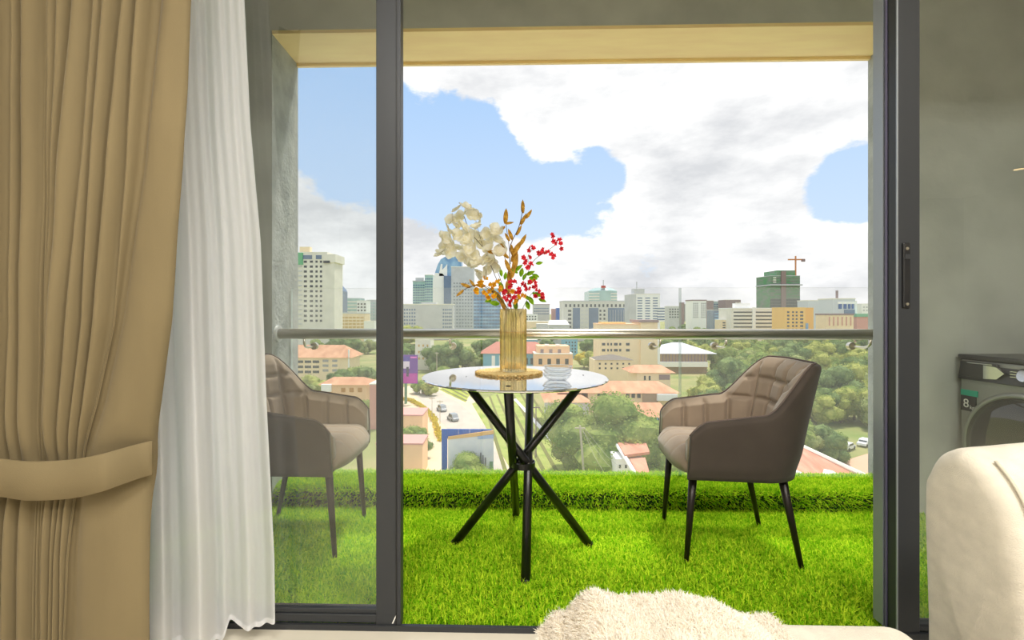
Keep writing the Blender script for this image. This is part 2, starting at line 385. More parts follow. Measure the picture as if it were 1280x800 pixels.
# ------------------------------------------------------------------ glass balustrade with handrail
GY = 2.70; gz1 = at(640, 360, GY).z
rail = thing('glass_balustrade', (0, GY, .1), 'frameless glass balustrade with round steel handrail between the grey reveals', 'balustrade')
xs = [XL + .004, at(602, 400, GY).x, at(850, 400, GY).x, XR - .004]
for i in range(3):
    p = MB().box(xs[i] + .004, xs[i + 1] - .004, GY - .006, GY + .006, .105, gz1).build('glass_panel', [M_balglass, M_gedge], parent=rail, org=(0, GY, .1))
    for f in p.data.polygons:
        if abs(f.normal.y) < .5: f.material_index = 1
RY = 2.54; rz = at(640, 417.5, RY).z
MB().tube([(XL, RY, rz), (XR, RY, rz)], .0275, 28).build('handrail', M_steel, parent=rail, smooth=True, org=(0, GY, .1))
for x, s in ((XL, 1), (XR, -1)):
    MB().tube([(x, RY, rz), (x + .012 * s, RY, rz)], .044, 28).build('wall_flange', mat('white_flange', (214, 216, 214), .4) if s > 0 else M_steel, parent=rail, org=(0, GY, .1))
for px in (393, 566, 640, 815, 893, 1064):
    b = at(px, 432.5, GY - .02); pts = [(b.x, GY - .03, b.z), (b.x, GY - .055, b.z - .002), (b.x, RY + .05, b.z - .002), (b.x, RY + .018, b.z + .006), (b.x, RY + .003, b.z + .02), (b.x, RY, rz - .02)]
    br = MB().tube(pts, .0065, 10).build('rail_bracket', M_steel, parent=rail, smooth=True, org=(0, GY, .1))
    MB().tube([(b.x, GY - .006, b.z), (b.x, GY - .03, b.z)], .02, 20).build('clamp_disc', M_steel, parent=br, org=(0, GY, .1))

# ------------------------------------------------------------------ bistro table
M_leg = mat('black_lacquer', (14, 13, 14), .3, spec=.6)
M_top = mat('mirror_glass_top', (232, 232, 234), .035, metal=.95)
T0 = Vector((.052, 2.107, 0))
tb = thing('bistro_table', T0, 'round mirror-topped bistro table on four crossed black tube legs', 'table')
MB().lathe([(.397, .740), (.402, .743), (.402, .747), (.398, .750)], 96).build('table_top', [M_top], parent=tb)
LEGS = [((-.213, 2.116), (.372, 2.14)), ((.385, 2.116), (-.17, 2.075)), ((.088, 1.818), (.138, 2.38)), ((.070, 2.42), (.022, 1.80))]
for (a, b) in LEGS:
    p0 = Vector((a[0], a[1], .004)); p1 = Vector((b[0], b[1], .741))
    lg = MB().tube([p0, p1], .0185, 20).build('leg', M_leg, parent=tb, smooth=False, org=T0)
    for f in lg.data.polygons: f.use_smooth = len(f.vertices) == 4
    MB().tube([p0 - Vector((0, 0, .003)), p0.lerp(p1, .012)], .0195, 16).build('foot_cap', M_black, parent=lg, org=T0)
    MB().lathe([(.028, .732), (.028, .740)], 20, (b[0], b[1], 0)).build('mounting_disc', M_leg, parent=lg, org=T0)
cz = at(657, 580, 2.107).z
MB().lathe([(.047, cz - .013), (.052, cz - .013), (.052, cz + .013), (.047, cz + .013)], 36, (.092, 2.107, 0), close=True).build('ring_clamp', M_leg, parent=tb, smooth=False, org=T0)

# ------------------------------------------------------------------ placemat, vase, saucers
VX, VY = at(641.5, 464, 2.19).x, 2.19
M_straw = mat('golden_straw', (236, 196, 116), .75, c2=(255, 232, 168), vscale=70, bump=.6, bscale=220)
PM = thing('placemat', (VX - .02, VY, .750), 'round golden woven straw placemat with a rough fringed edge under the vase', 'placemat')
mp_ = MB()
for k in range(14):                              # coiled rings
    r0 = .004 + k * .0103
    mp_.lathe([(r0, .003), (r0 + .005, .0005), (r0 + .010, .003), (r0 + .0052, .0105)], 56, close=True)
mp_.build('woven_disc', M_straw, parent=PM, smooth=True)
n = 2600; q = RNG.uniform(0, 2 * np.pi, n); Pf = np.stack([.143 * np.cos(q), .143 * np.sin(q), RNG.uniform(.001, .009, n)], 1)
Nf = np.stack([np.cos(q), np.sin(q), RNG.uniform(-.15, .15, n)], 1); Nf /= np.linalg.norm(Nf, axis=1, keepdims=True)
fr = blades_mesh('fringe', Pf, Nf, .013, .0011, .5, M_straw); fr.parent = PM; fr['kind'] = 'stuff'

def vase_glass():
    m = bpy.data.materials.new('amber_ribbed_glass'); m.use_nodes = True; t = m.node_tree; t.nodes.clear()
    tr = t.nodes.new('ShaderNodeBsdfTransparent'); tr.inputs[0].default_value = lin((255, 252, 243))
    rf = t.nodes.new('ShaderNodeBsdfGlass'); rf.inputs['Color'].default_value = lin((255, 246, 220)); rf.inputs['IOR'].default_value = 1.42; rf.inputs['Roughness'].default_value = .02
    a = t.nodes.new('ShaderNodeMixShader'); a.inputs[0].default_value = .6; o = t.nodes.new('ShaderNodeOutputMaterial')
    t.links.new(tr.outputs[0], a.inputs[1]); t.links.new(rf.outputs[0], a.inputs[2]); t.links.new(a.outputs[0], o.inputs[0]); return m
M_vase = vase_glass()
vz = .7612
VS = thing('ribbed_vase', (VX, VY, vz), 'tall amber ribbed glass vase of flowers in the middle of the table', 'vase')
rib = lambda R0, d: (lambda q: R0 + d * (.5 + .5 * math.cos(q * 26)))
VH = at(641, 386, VY).z - vz
MB().lathe([(.056, 0), (rib(.0535, .0075), .004), (rib(.0535, .0075), VH * .5), (rib(.0535, .0075), VH - .004), (.059, VH), (.0525, VH - .001), (.052, VH * .5), (.052, .018), (.05, .014)], 288).build('vase_body', M_vase, parent=VS, smooth=True)
MB().lathe([(.0535, VH * .62), (.0535, VH * .63)], 64).build('water_surface', glass_mat('water_film', (250, 235, 200), 1.33), parent=VS)

M_clear = glass_mat('clear_glassware', (252, 253, 253), 1.6, .02)
SX, SY = at(697, 470, 1.985).x, 1.985
for k in range(3):
    b = thing('glass_bowl', (SX + .002 * (k - 1), SY, .7505 + k * .0165), ['clear glass bowl at the bottom of the stack of three on the table', 'clear glass bowl in the middle of the stack of three on the table', 'clear glass bowl on top of the stack of three on the table'][k], 'bowl', 'stacked clear glass bowls')
    MB().lathe([(.034, 0), (.038, .001), (.052, .012), (.057, .0225), (.0585, .024), (.0565, .0245), (.053, .0225), (.048, .0135), (.034, .004)], 48).build('bowl_body', M_clear, parent=b, smooth=True)
    MB().lathe([(.0567, .0228), (.059, .0228), (.0592, .0246), (.0567, .0248)], 48, close=True).build('rim', mat('pale_glass_rim', (225, 230, 232), .15), parent=b, smooth=True)
    b.children[0].data = b.children[0].data

# ------------------------------------------------------------------ flowers
M_petal = thin_mat('cream_petal', ((240, 234, 204), (255, 253, 246)), .6, var=.1, vscale=28)
M_brownleaf = thin_mat('dry_brown_leaf', ((150, 104, 34), (206, 158, 70)), .3, vscale=60)
M_twig = mat('dark_twig', (74, 50, 34), .7)
M_red = thin_mat('crimson_petal', ((214, 20, 40), (250, 80, 92)), .4, vscale=80)
M_orange = thin_mat('amber_petal', ((236, 140, 24), (252, 206, 60)), .45, vscale=80)
M_leaf = thin_mat('fresh_green_leaf', ((92, 142, 20), (160, 200, 52)), .45, vscale=40)
M_stem = mat('green_stem', (96, 110, 44), .6)
def petal_mesh(name, ln, wd, cup, m, tip=.0, nu=7, nv=5):
    mb = MB()
    def fn(a, b):
        u = a; v = b * 2 - 1
        wdt = wd * (math.sin(math.pi * min(1, .06 + u * .94) ** .75) ** .6 * (1 - tip) + tip * math.sin(math.pi * u)) * .5
        return (u * ln, v * wdt, cup * ln * (u * u) * .6 + cup * wd * v * v * .35 + .04 * ln * math.sin(9 * u + 4 * v) * u)
    mb.grid(fn, nu, nv)
    o = mb.build(name, m, smooth=True); me = o.data; bpy.data.objects.remove(o); return me
PET = petal_mesh('petal', .040, .044, .22, M_petal)
BLEAF = petal_mesh('dry_leaf', .058, .019, .25, M_brownleaf, tip=.2)
GLEAF = petal_mesh('green_leaf', .040, .020, .3, M_leaf, tip=.5)
def flower_mesh(name, r, m, npet=5):
    mb = MB()
    for k in range(npet):
        q = 2 * math.pi * k / npet; c, s = math.cos(q), math.sin(q); pts = []
        for (u, v, z) in ((0, 0, 0), (.5, -.42, .18), (.95, -.3, .30), (1.08, 0, .34), (.95, .3, .30), (.5, .42, .18)):
            pts.append((r * (u * c - v * s), r * (u * s + v * c), r * z))
        mb.add(pts, [(0, 1, 2, 3), (0, 3, 4, 5)])
    mb.lathe([(.0, -.1 * r), (.2 * r, 0), (.2 * r, .25 * r), (.05 * r, .35 * r)], 6)
    o = mb.build(name, m); me = o.data; bpy.data.objects.remove(o); return me
RED = flower_mesh('red_blossom', .0135, M_red); ORG = flower_mesh('orange_blossom', .015, M_orange)
fl = lambda px, py, dy=0: at(px, py, VY + dy)
VB = Vector((VX, VY, vz))
def stem(par, pts, r=.0016, m=M_twig):
    P = [fl(*p) if len(p) == 3 else fl(p[0], p[1]) for p in pts]
    sm = []
    for i in range(len(P) - 1):                 # Catmull-Rom
        p0, p1, p2, p3 = P[max(i - 1, 0)], P[i], P[i + 1], P[min(i + 2, len(P) - 1)]
        for k in range(6):
            t = k / 6; sm.append(.5 * ((2 * p1) + (p2 - p0) * t + (2 * p0 - 5 * p1 + 4 * p2 - p3) * t * t + (3 * p1 - p0 - 3 * p2 + p3) * t ** 3))
    sm.append(P[-1]); return MB().tube(sm, r, 6).build('stem', m, parent=par, smooth=True, org=par.location)
def facing(ax, az, roll=0): return (R(ax), R(roll), R(az))
# white spray
wsp = thing('white_blossom_spray', fl(643, 462), 'spray of large cream white blossoms leaning left out of the amber vase', 'flower', 'flower sprays in the vase')
W0 = Vector(wsp.location)
stem(wsp, [(643, 462), (640, 390), (622, 352, .01), (612, 328, .01), (604, 310), (588, 290), (580, 270)])
stem(wsp, [(641, 420), (632, 370), (618, 330, .02), (606, 311, .02)], .0013)
stem(wsp, [(604, 310), (597, 285), (594, 272)], .001)
WH = [(572, 262), (582, 260), (576, 272), (590, 262), (600, 268), (593, 271), (566, 274), (568, 282), (578, 284), (562, 290), (554, 298), (557, 308), (566, 302), (574, 296), (586, 290), (597, 284),
      (594, 296), (584, 302), (552, 316), (562, 314), (572, 312), (582, 314), (592, 308), (600, 300), (608, 290), (616, 288), (624, 290), (613, 298), (622, 302), (630, 306), (606, 306), (612, 312), (622, 316),
      (590, 320), (598, 318), (580, 322), (588, 330), (596, 330), (604, 324), (600, 340), (608, 342), (614, 326), (622, 330), (610, 334)]
for i, (px, py) in enumerate(WH):
    p = fl(px, py, random.uniform(-.05, .05))
    b = bpy.data.objects.new('blossom', None); COL.objects.link(b); b.parent = wsp; b.location = p - W0
    b.rotation_euler = (R(random.uniform(30, 125)), R(random.uniform(-40, 40)), R(random.uniform(-70, 70))); b.empty_display_size = .01
    for k in range(5):
        inst(PET, 'petal', b, (0, 0, 0), (R(random.uniform(-25, 25)), R(random.uniform(-30, 5)), R(72 * k + random.uniform(-18, 18))), random.uniform(.7, 1.15))
def leaf(par, px, py, ang, ln, me, name, dy=None, tilt=None):
    """leaf centred on (px,py), pointing at image angle ang (deg, 0 = right, 90 = up), ln px long"""
    base = {'dry_leaf': .058, 'green_leaf': .040}[me.name]
    L_ = ln * VY / F; dx, dz = math.cos(R(ang)), math.sin(R(ang)); p = fl(px, py, random.uniform(-.02, .02) if dy is None else dy)
    X = Vector((dx, random.uniform(-.3, .3), dz)).normalized(); nrm = Vector((random.uniform(-.5, .5), -1, random.uniform(-.1, .6)))
    Yv = nrm.cross(X).normalized(); Z = X.cross(Yv); m = Matrix((X, Yv, Z)).transposed()
    o = inst(me, name, par, p - Vector(par.location) - X * L_ / 2, m.to_euler(), L_ / base); return o
bsp = thing('dry_leaf_spray', fl(640, 460, .02), 'upright spray of dry golden brown leaves, tallest in the vase', 'flower', 'flower sprays in the vase')
stem(bsp, [(640, 460, .02), (639, 390), (638, 345), (637, 315), (640, 302), (648, 285), (652, 270), (653, 262)], .0018)
stem(bsp, [(638, 330), (636, 305), (633, 285), (632, 272)], .0014)
stem(bsp, [(638, 345), (630, 320), (620, 314)], .0012)
stem(bsp, [(640, 420), (634, 385), (612, 362), (594, 357), (580, 362)], .0015)
for px, py, a, l in [(653, 258, 95, 17), (661, 268, 55, 14), (655, 274, 58, 16), (649, 288, 60, 14), (632, 270, 88, 19), (637, 279, 5, 11), (626, 287, 215, 13), (638, 293, 110, 15), (634, 296, 120, 12),
                     (654, 300, 60, 16), (647, 309, 55, 20), (643, 318, 70, 20), (645, 327, 75, 24), (629, 311, 110, 17), (630, 318, 140, 15), (617, 316, 175, 18), (640, 312, 100, 16), (634, 332, 115, 18),
                     (641, 338, 80, 20), (637, 348, 95, 20), (575, 367, 225, 13), (582, 357, 160, 14), (590, 354, 130, 12), (600, 357, 175, 14), (624, 372, 125, 20), (628, 380, 115, 18), (618, 366, 150, 16), (634, 360, 100, 18)]:
    leaf(bsp, px, py, a, l, BLEAF, 'leaf')
rsp = thing('red_blossom_spray', fl(645, 460, -.02), 'spray of small crimson blossoms with green leaves arching right from the vase', 'flower', 'flower sprays in the vase')
stem(rsp, [(645, 460, -.02), (646, 390, -.02), (650, 362, -.02), (660, 340), (668, 325), (682, 315), (694, 306), (698, 298)], .0013, M_stem)
stem(rsp, [(648, 400, -.02), (656, 380, -.02), (668, 364), (678, 368)], .0012, M_stem)
stem(rsp, [(646, 400, -.02), (640, 376, -.03), (634, 362, -.03)], .0012, M_stem)
stem(rsp, [(662, 336), (660, 320), (666, 312)], .001, M_stem)
def cluster(par, pts, me, name, s0=.85, s1=1.15, dy=-.02):
    for px, py in pts:
        for k in range(2):
            p = fl(px + random.uniform(-2, 2), py + random.uniform(-2, 2), dy + random.uniform(-.03, .03))
            inst(me, name, par, p - Vector(par.location), (R(random.uniform(50, 130)), R(random.uniform(-40, 40)), R(random.uniform(-60, 60))), random.uniform(s0, s1) * .8)
cluster(rsp, [(691, 294), (699, 299), (693, 303), (701, 306), (700, 311), (689, 318), (692, 321), (679, 312), (676, 315), (684, 316), (662, 311), (667, 310), (672, 316), (655, 322), (663, 322), (656, 328), (664, 331), (660, 334)], RED, 'blossom')
cluster(rsp, [(638, 351), (645, 351), (652, 354), (656, 357), (650, 361), (637, 357), (632, 362), (630, 365), (636, 368), (632, 373), (639, 376), (642, 373), (645, 366), (652, 364), (636, 381), (660, 362), (662, 352), (668, 358), (672, 363), (677, 366), (679, 371), (670, 371), (667, 352)], RED, 'blossom', dy=-.04)
for px, py, a, l in [(663, 342, 20, 12), (667, 348, -10, 12), (643, 339, 150, 10), (626, 341, 100, 10), (648, 336, 30, 14), (672, 369, -20, 14), (664, 376, -60, 12), (645, 382, -80, 12), (659, 373, -40, 12), (678, 376, -30, 11), (656, 346, 60, 10), (674, 329, 10, 9), (664, 352, 40, 12), (652, 340, 80, 12), (670, 345, -20, 10), (660, 382, -70, 12)]:
    leaf(rsp, px, py, a, l, GLEAF, 'leaf')
osp = thing('orange_blossom_spray', fl(638, 458, .03), 'low spray of amber and orange blossoms at the left of the vase rim', 'flower', 'flower sprays in the vase')
stem(osp, [(638, 458, .03), (636, 395, 0), (625, 372), (612, 360), (600, 356)], .0013, M_stem)
stem(osp, [(640, 400, 0), (646, 380, -.03), (648, 374, -.03)], .0012, M_stem)
cluster(osp, [(600, 351), (606, 349), (612, 355), (596, 360), (597, 366), (607, 367), (614, 362), (618, 357), (611, 371), (622, 351), (603, 358), (616, 369), (624, 360)], ORG, 'blossom')
cluster(osp, [(648, 371), (645, 376), (655, 370), (640, 364)], ORG, 'blossom', dy=-.05)
for px, py, a, l in [(618, 379, 170, 13), (626, 357, 120, 12), (632, 345, 80, 10), (610, 376, 200, 10)]:
    leaf(osp, px, py, a, l, GLEAF, 'leaf')

# ------------------------------------------------------------------ armchairs
M_velvet = mat('lit_taupe_velvet', (150, 134, 117), .8, var=.07, vscale=12, bump=.08, bscale=300, sheen=.35, spec=.2)  # same cloth as the shell, lightened for the lit inner side
M_shell = mat('shaded_taupe_velvet', (72, 64, 57), .8, var=.06, vscale=10, bump=.06, bscale=300, sheen=.15, spec=.2)  # same velvet, with the outer side's shade put into the colour
M_pipe = mat('taupe_piping', (96, 82, 74), .7)
M_chairleg = mat('dark_bronze_metal', (40, 34, 30), .35, metal=.4)
def make_chair(label, group):
    root = thing('dining_armchair', (0, 0, 0), label, 'chair', group)
    HW, XF, XB, RC, TH = .248, .225, -.215, .15, .05
    sa = XF - (XB + RC); arc = RC * math.pi / 2; bk = 2 * (HW - RC); tot = 2 * sa + 2 * arc + bk
    def plan(s):
        if s < sa: return Vector((XF - s, -HW)), Vector((0, -1))
        s -= sa
        if s < arc: q = s / RC; return Vector((XB + RC - RC * math.sin(q), -HW + RC - RC * math.cos(q))), Vector((-math.sin(q), -math.cos(q)))
        s -= arc
        if s < bk: return Vector((XB, -HW + RC + s)), Vector((-1, 0))
        s -= bk
        if s < arc: q = s / RC; return Vector((XB + RC - RC * math.cos(q), HW - RC + RC * math.sin(q))), Vector((-math.cos(q), math.sin(q)))
        s -= arc; return Vector((XB + RC + s, HW)), Vector((0, 1))
    def side(s): return min(s, tot - s)
    def top(s):
        d = side(s); h = .592 + .035 * sstep(0, sa + .05, d) + .193 * sstep(sa - .01, sa + arc * .62, d)
        return h - .055 * (1 - min(1, d / .075)) ** 2
    def backn(s): return sstep(sa - .06, sa + arc, side(s))
    def pos(s, z, off):
        p, nn = plan(s); k = max(0, (z - .36)) / .46
        q = p + nn * off + nn * .02 * k * (1 - backn(s)) * 1.2
        x = q.x - .10 * backn(s) * k ** 1.15 ; x -= .012 * (1 - backn(s)) * (z - .36) / .25 * (1 - side(s) / sa if side(s) < sa else 0)
        return (x, q.y, z)
    ZB, ZI = .365, .43
    ns = 260
    SE = [k * tot / 12 for k in range(13)]
    def puff(s, z):
        g = 1.0
        for e in SE[1:-1]: g = min(g, 1 - math.exp(-((s - e) / .011) ** 2))
        if sa - .02 < side(s):
            for e in (.625, .72): g = min(g, 1 - math.exp(-((z - e) / .0095) ** 2))
        return g
    # outer shell: from bottom edge up over to the middle of the rim
    def loft(prof, name, m, cap=True):
        mb = MB(); k = None
        for i in range(ns + 1):
            pr = prof(i / ns * tot); k = len(pr); mb.v += pr
        for i in range(ns):
            for j in range(k):
                j2 = (j + 1) % k; mb.f.append((i * k + j, (i + 1) * k + j, (i + 1) * k + j2, i * k + j2)); mb.mi.append(0)
        mb.f.append(tuple(range(k))); mb.mi.append(0); mb.f.append(tuple(ns * k + j for j in reversed(range(k)))); mb.mi.append(0)
        return mb.build(name, m, parent=root, smooth=True)
    def prof_out(s):
        t = top(s); n_ = 14; out = []
        for j in range(n_): out.append(pos(s, ZB + (t - .022 - ZB) * j / (n_ - 1), TH * .5 - .012 * (1 - sstep(0, .25, j / (n_ - 1)))))
        for q in (25, 50, 70, 88): out.append(pos(s, t - .022 + .022 * math.sin(R(q)), TH * .5 * math.cos(R(q))))
        out.append(pos(s, t - .012, -.001)); out.append(pos(s, ZB, -.001)); return out
    def prof_in(s):
        t = top(s); n_ = 44; out = [pos(s, ZI, 0), pos(s, t - .012, 0)]
        for q in (88, 60, 30): out.append(pos(s, t - .024 + .022 * math.sin(R(q)), -(TH * .5) * math.cos(R(q)) * .9))
        for j in range(n_):
            z = (t - .026) + (ZI - (t - .026)) * j / (n_ - 1)
            out.append(pos(s, z, -(TH * .5 + .004) - .02 * puff(s, z) + .010 * (1 - sstep(0, .06, j / (n_ - 1)))))
        return out
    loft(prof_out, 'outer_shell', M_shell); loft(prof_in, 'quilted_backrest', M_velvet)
    MB().tube([pos(i / 90 * tot, top(i / 90 * tot) + .001, 0) for i in range(91)], .0035, 8).build('piping', M_pipe, parent=root, smooth=True)
    # seat cushion
    def seat(a, b):
        x = -.185 + a * .445; ymax = .218 + .012 * a; v = b * 2 - 1
        y = ymax * v; ex = max(0, (a - .8) / .2); ey = max(0, (abs(v) - .86) / .14)
        z = .470 + .012 * (1 - v * v) - .055 * ex ** 2.6 - .022 * ey ** 2
        g = 1
        for e in (-.5, 0, .5): g = min(g, 1 - math.exp(-((v - e) / .03) ** 2))
        z -= .006 * (1 - g) * (1 - ex * .5)
        x -= .035 * (v * v) ** 2 * ex
        return (x, y, z)
    mb = MB().grid(seat, 36, 61)
    def under(a, b):
        p = seat(a, b); return (p[0] - .006 * max(0, (a - .9) / .1), p[1] * .99, .385)
    top_o = mb.build('seat_cushion', M_velvet, parent=root, smooth=True)
    bm = bmesh.new(); bm.from_mesh(top_o.data); ed = [e for e in bm.edges if e.is_boundary]
    r_ = bmesh.ops.extrude_edge_only(bm, edges=ed); vv = [e for e in r_['geom'] if isinstance(e, bmesh.types.BMVert)]
    for v in vv: v.co.z = .383; v.co.x *= .985; v.co.y *= .985
    bmesh.ops.contextual_create(bm, geom=[e for e in r_['geom'] if isinstance(e, bmesh.types.BMEdge) and e.is_boundary]); bmesh.ops.recalc_face_normals(bm, faces=bm.faces); bm.to_mesh(top_o.data); bm.free()
    MB().box(-.15, .2, -.19, .19, .36, .386).build('seat_frame', M_black, parent=root)
    for sy in (-1, 1):
        for (x0, x1) in ((.185, .215), (-.150, -.225)):
            MB().tube([(x0, .195 * sy, .385), (x1, .200 * sy, .004)], [.017, .0095], 14).build('leg', M_chairleg, parent=root, smooth=True)
    return root
ch1 = make_chair('taupe quilted velvet armchair at the right of the table, facing left', 'velvet armchairs')
ch2 = copy_tree(ch1)
ch1.location = (.985, 2.155, 0); ch1.rotation_euler = (0, 0, R(174))
ch2.location = (-.905, 2.178, 0); ch2.rotation_euler = (0, 0, R(-1)); ch2['label'] = 'taupe quilted velvet armchair behind the closed door pane beside the sheer curtain'

# ------------------------------------------------------------------ curtains
M_curtain = mat('beige_drape_cloth', (126, 112, 83), .85, var=.05, vscale=3, stretch=(3, 3, .6), bump=.12, bscale=420, sheen=.1, spec=.15)
CYD = 1.20
rows = [-140, 0, 200, 400, 505, 560, 588, 620, 700, 830]
crz = {0: [9, 18, 46, 52, 70, 90, 122, 137, 157, 175, 195], 200: [6, 17, 44, 50, 60, 72, 107, 120, 138, 160, 173], 400: [5, 17, 42, 49, 55, 65, 90, 107, 120, 140, 143],
       505: [3, 17, 42, 48, 54, 60, 80, 94, 105, 118, 121], 560: [2, 17, 42, 47, 52, 57, 73, 85, 94, 102, 104], 588: [2, 18, 42, 46, 51, 56, 71, 81, 89, 96, 98], 620: [4, 20, 40, 44, 50, 56, 67, 74, 80, 90, 92], 700: [4, 20, 39, 44, 50, 54, 64, 69, 75, 82, 85], 830: [4, 20, 38, 43, 49, 53, 61, 66, 72, 76, 79]}
crz[-140] = [11, 19, 48, 54, 77, 103, 133, 149, 171, 186, 211]
edge = {-140: 246, 0: 237, 200: 226, 400: 209, 505: 189, 560: 177, 588: 173, 620: 172, 700: 176, 830: 182}
lefts = {k: [-190, -150, -112, -84, -60, -38, -20] for k in rows}
for k in rows:
    pinch = .25 * (1 - min(1, abs(k - 588) / 300)); lefts[k] = [v * (1 - pinch) for v in lefts[k]]
allc = {k: lefts[k] + crz[k] + [edge[k]] for k in rows}
def crease(i, py): return lerp_tab([(k, allc[k][i]) for k in rows], py)
NC = len(allc[0])
depthv = [random.uniform(.7, 1.2) for _ in range(NC)]
cur = thing('curtain', (at(60, 700, CYD).x, CYD, FZ), 'beige pleated drape tied back at the left of the sliding door', 'curtain')
sub = 8; ny = 90
mb = MB(); W_ = (NC - 1) * sub + 1
for j in range(ny):
    py = -140 + (790 - -140 + 40) * j / (ny - 1)
    squeeze = 1 - .45 * math.exp(-((py - 588) / 40.) ** 2)
    for i in range(W_):
        c = min(i // sub, NC - 2); t = (i - c * sub) / sub
        a, b = crease(c, py), crease(c + 1, py); px = a + (b - a) * t
        wpx = b - a; bul = math.sin(math.pi * t) ** .55 if c < NC - 2 else math.sin(math.pi * min(1, .0 + t * .62)) ** .6
        dd = min(.06, .0019 * wpx + .016) * depthv[c] * (.75 if c == NC - 2 else 1)
        y = CYD + .03 - bul * dd * squeeze
        y += .012 * math.sin(px * .03 + py * .004) + .004 * mnoise.noise((px * .02, py * .01, 3))
        if c == NC - 2: y += .05 * t ** 3 * (.3 + .7 * math.exp(-((py - 588) / 160.) ** 2)) + .012 * math.sin(t * 5 + (py - 300) * .012) * t * (1 - t)
        p = at(px, py, CYD); x = p.x
        z = max(FZ + .005, at(0, py, CYD).z)
        mb.v.append((x, y, z))
for j in range(ny - 1):
    for i in range(W_ - 1): mb.f.append((j * W_ + i, j * W_ + i + 1, (j + 1) * W_ + i + 1, (j + 1) * W_ + i)); mb.mi.append(0)
dr_ = mb.build('drape', M_curtain, parent=cur, smooth=True, org=cur.location)
md = dr_.modifiers.new('thickness', 'SOLIDIFY'); md.thickness = .004; md.offset = 1 if False else -1
# tieback band
mb = MB(); nb = 60
for i in range(nb + 1):
    t = i / nb; px = -130 + (179 + 130) * t
    sag = 9 * math.sin(math.pi * min(1, max(0, (px - -20) / 200))) ** 1
    top_ = 563 + sag * .7 - 8 * sstep(90, 176, px); bot = 608 + sag - 9 * sstep(90, 176, px) ; 
    y = CYD - .045 + .075 * sstep(.90, 1.0, t) + .004 * math.sin(px * .08)
    for k, f in enumerate((0, .02, .5, .98, 1)):
        p = at(px, top_ + (bot - top_) * f, CYD); mb.v.append((p.x, y - (.003 if 0 < k < 4 else 0), p.z))
for i in range(nb):
    for k in range(4): mb.f.append((i * 5 + k, (i + 1) * 5 + k, (i + 1) * 5 + k + 1, i * 5 + k + 1)); mb.mi.append(0)
tbk = mb.build('tieback', mat('beige_tieback_cloth', (128, 114, 85), .85, bump=.1, bscale=400, spec=.15), parent=cur, smooth=True, org=cur.location)
md = tbk.modifiers.new('thickness', 'SOLIDIFY'); md.thickness = .004
MB().tube([at(181, 763, 1.29), at(181, 782, 1.29), at(178, 790, 1.285), at(172, 797, 1.28)], .0018, 6).build('pull_cord', M_black, parent=cur, org=cur.location)

M_sheer = thin_mat('white_voile', (254, 254, 255), .6, clear=.14, var=.002)
M_hem = thin_mat('white_voile_hem', (248, 248, 250), .5, clear=.02, var=.02)
sh = thing('sheer_curtain', (at(250, 700, 1.4).x, 1.40, .06), 'white translucent voile curtain hanging between the beige drape and the glass', 'curtain')
SROW = [-140, 0, 150, 300, 500, 700, 800]
SE_ = {-140: 300, 0: 306, 150: 313, 300: 326, 500: 333, 700: 343, 800: 344}
def sheer_pt(t, py):
    x1 = lerp_tab(sorted(SE_.items()), py); x0 = 130
    # t runs along the cloth; folds swing toward and away from the room
    px = x0 + (x1 - x0) * t
    folds = [(.0, 0), (.12, -.05), (.22, .015), (.34, -.075), (.44, -.01), (.54, -.085), (.66, -.015), (.74, .0), (.84, -.012), (.92, .004), (1.0, -.004)]
    y = 1.43
    for (a, p), (b, q) in zip(folds, folds[1:]):
        if a <= t <= b: s = sstep(a, b, t); y += (p + (q - p) * s)
    y += .006 * math.sin(t * 46 + py * .004) + .004 * math.sin(t * 90 - py * .003)
    return px, y
mb = MB(); nx, nyy = 170, 70
for j in range(nyy):
    f = j / (nyy - 1)
    for i in range(nx):
        t = i / (nx - 1); zt = 2.28
        zb = .045 + .055 * sstep(.68, .74, t) - .02 * math.sin(math.pi * min(1, max(0, (t - .74) / .26))) + .004 * math.sin(t * 60)
        z = zt + (zb - zt) * f; py = CY + (EYE - z) * F / 1.42
        px, y = sheer_pt(t, py); p = at(px, py, y)
        mb.v.append((p.x, y, z))
for j in range(nyy - 1):
    for i in range(nx - 1): mb.f.append((j * nx + i, j * nx + i + 1, (j + 1) * nx + i + 1, (j + 1) * nx + i)); mb.mi.append(0)
mb.build('voile', M_sheer, parent=sh, smooth=True, org=sh.location)
hm = MB()
for k in range(2):
    for i in range(nx):
        p = mb.v[(nyy - 1) * nx + i]; hm.v.append((p[0], p[1] - .003, p[2] + (.0 if k else .016)))
for i in range(nx - 1): hm.f.append((i, i + 1, nx + i + 1, nx + i)); hm.mi.append(0)
hm.build('hem', M_hem, parent=sh, smooth=True, org=sh.location)

# ------------------------------------------------------------------ sofa and throw
M_sofa = mat('cream_chenille', (204, 196, 180), .9, var=.07, vscale=26, bump=.3, bscale=420, sheen=.3, spec=.1, stretch=(1, 1, 1.4))
sofa = thing('sofa', (.9, .8, FZ), 'cream chenille sofa with piped rounded back at the lower right', 'sofa')
S0 = sofa.location.copy()
BX0 = at(1157, 600, 1.02).x - .015
def rbox(x0, x1, y0, y1, z0, z1, r, n=6):
    bm = bmesh.new(); bmesh.ops.create_cube(bm, size=1)
    for v in bm.verts: v.co = Vector((x0 if v.co.x < 0 else x1, y0 if v.co.y < 0 else y1, z0 if v.co.z < 0 else z1))
    bmesh.ops.bevel(bm, geom=bm.edges[:] , offset=r, segments=n, profile=.5, affect='EDGES'); mb = MB()
    bm.verts.ensure_lookup_table(); mb.v = [tuple(v.co) for v in bm.verts]; mb.f = [tuple(v.index for v in f.verts) for f in bm.faces]; mb.mi = [0] * len(mb.f); bm.free(); return mb
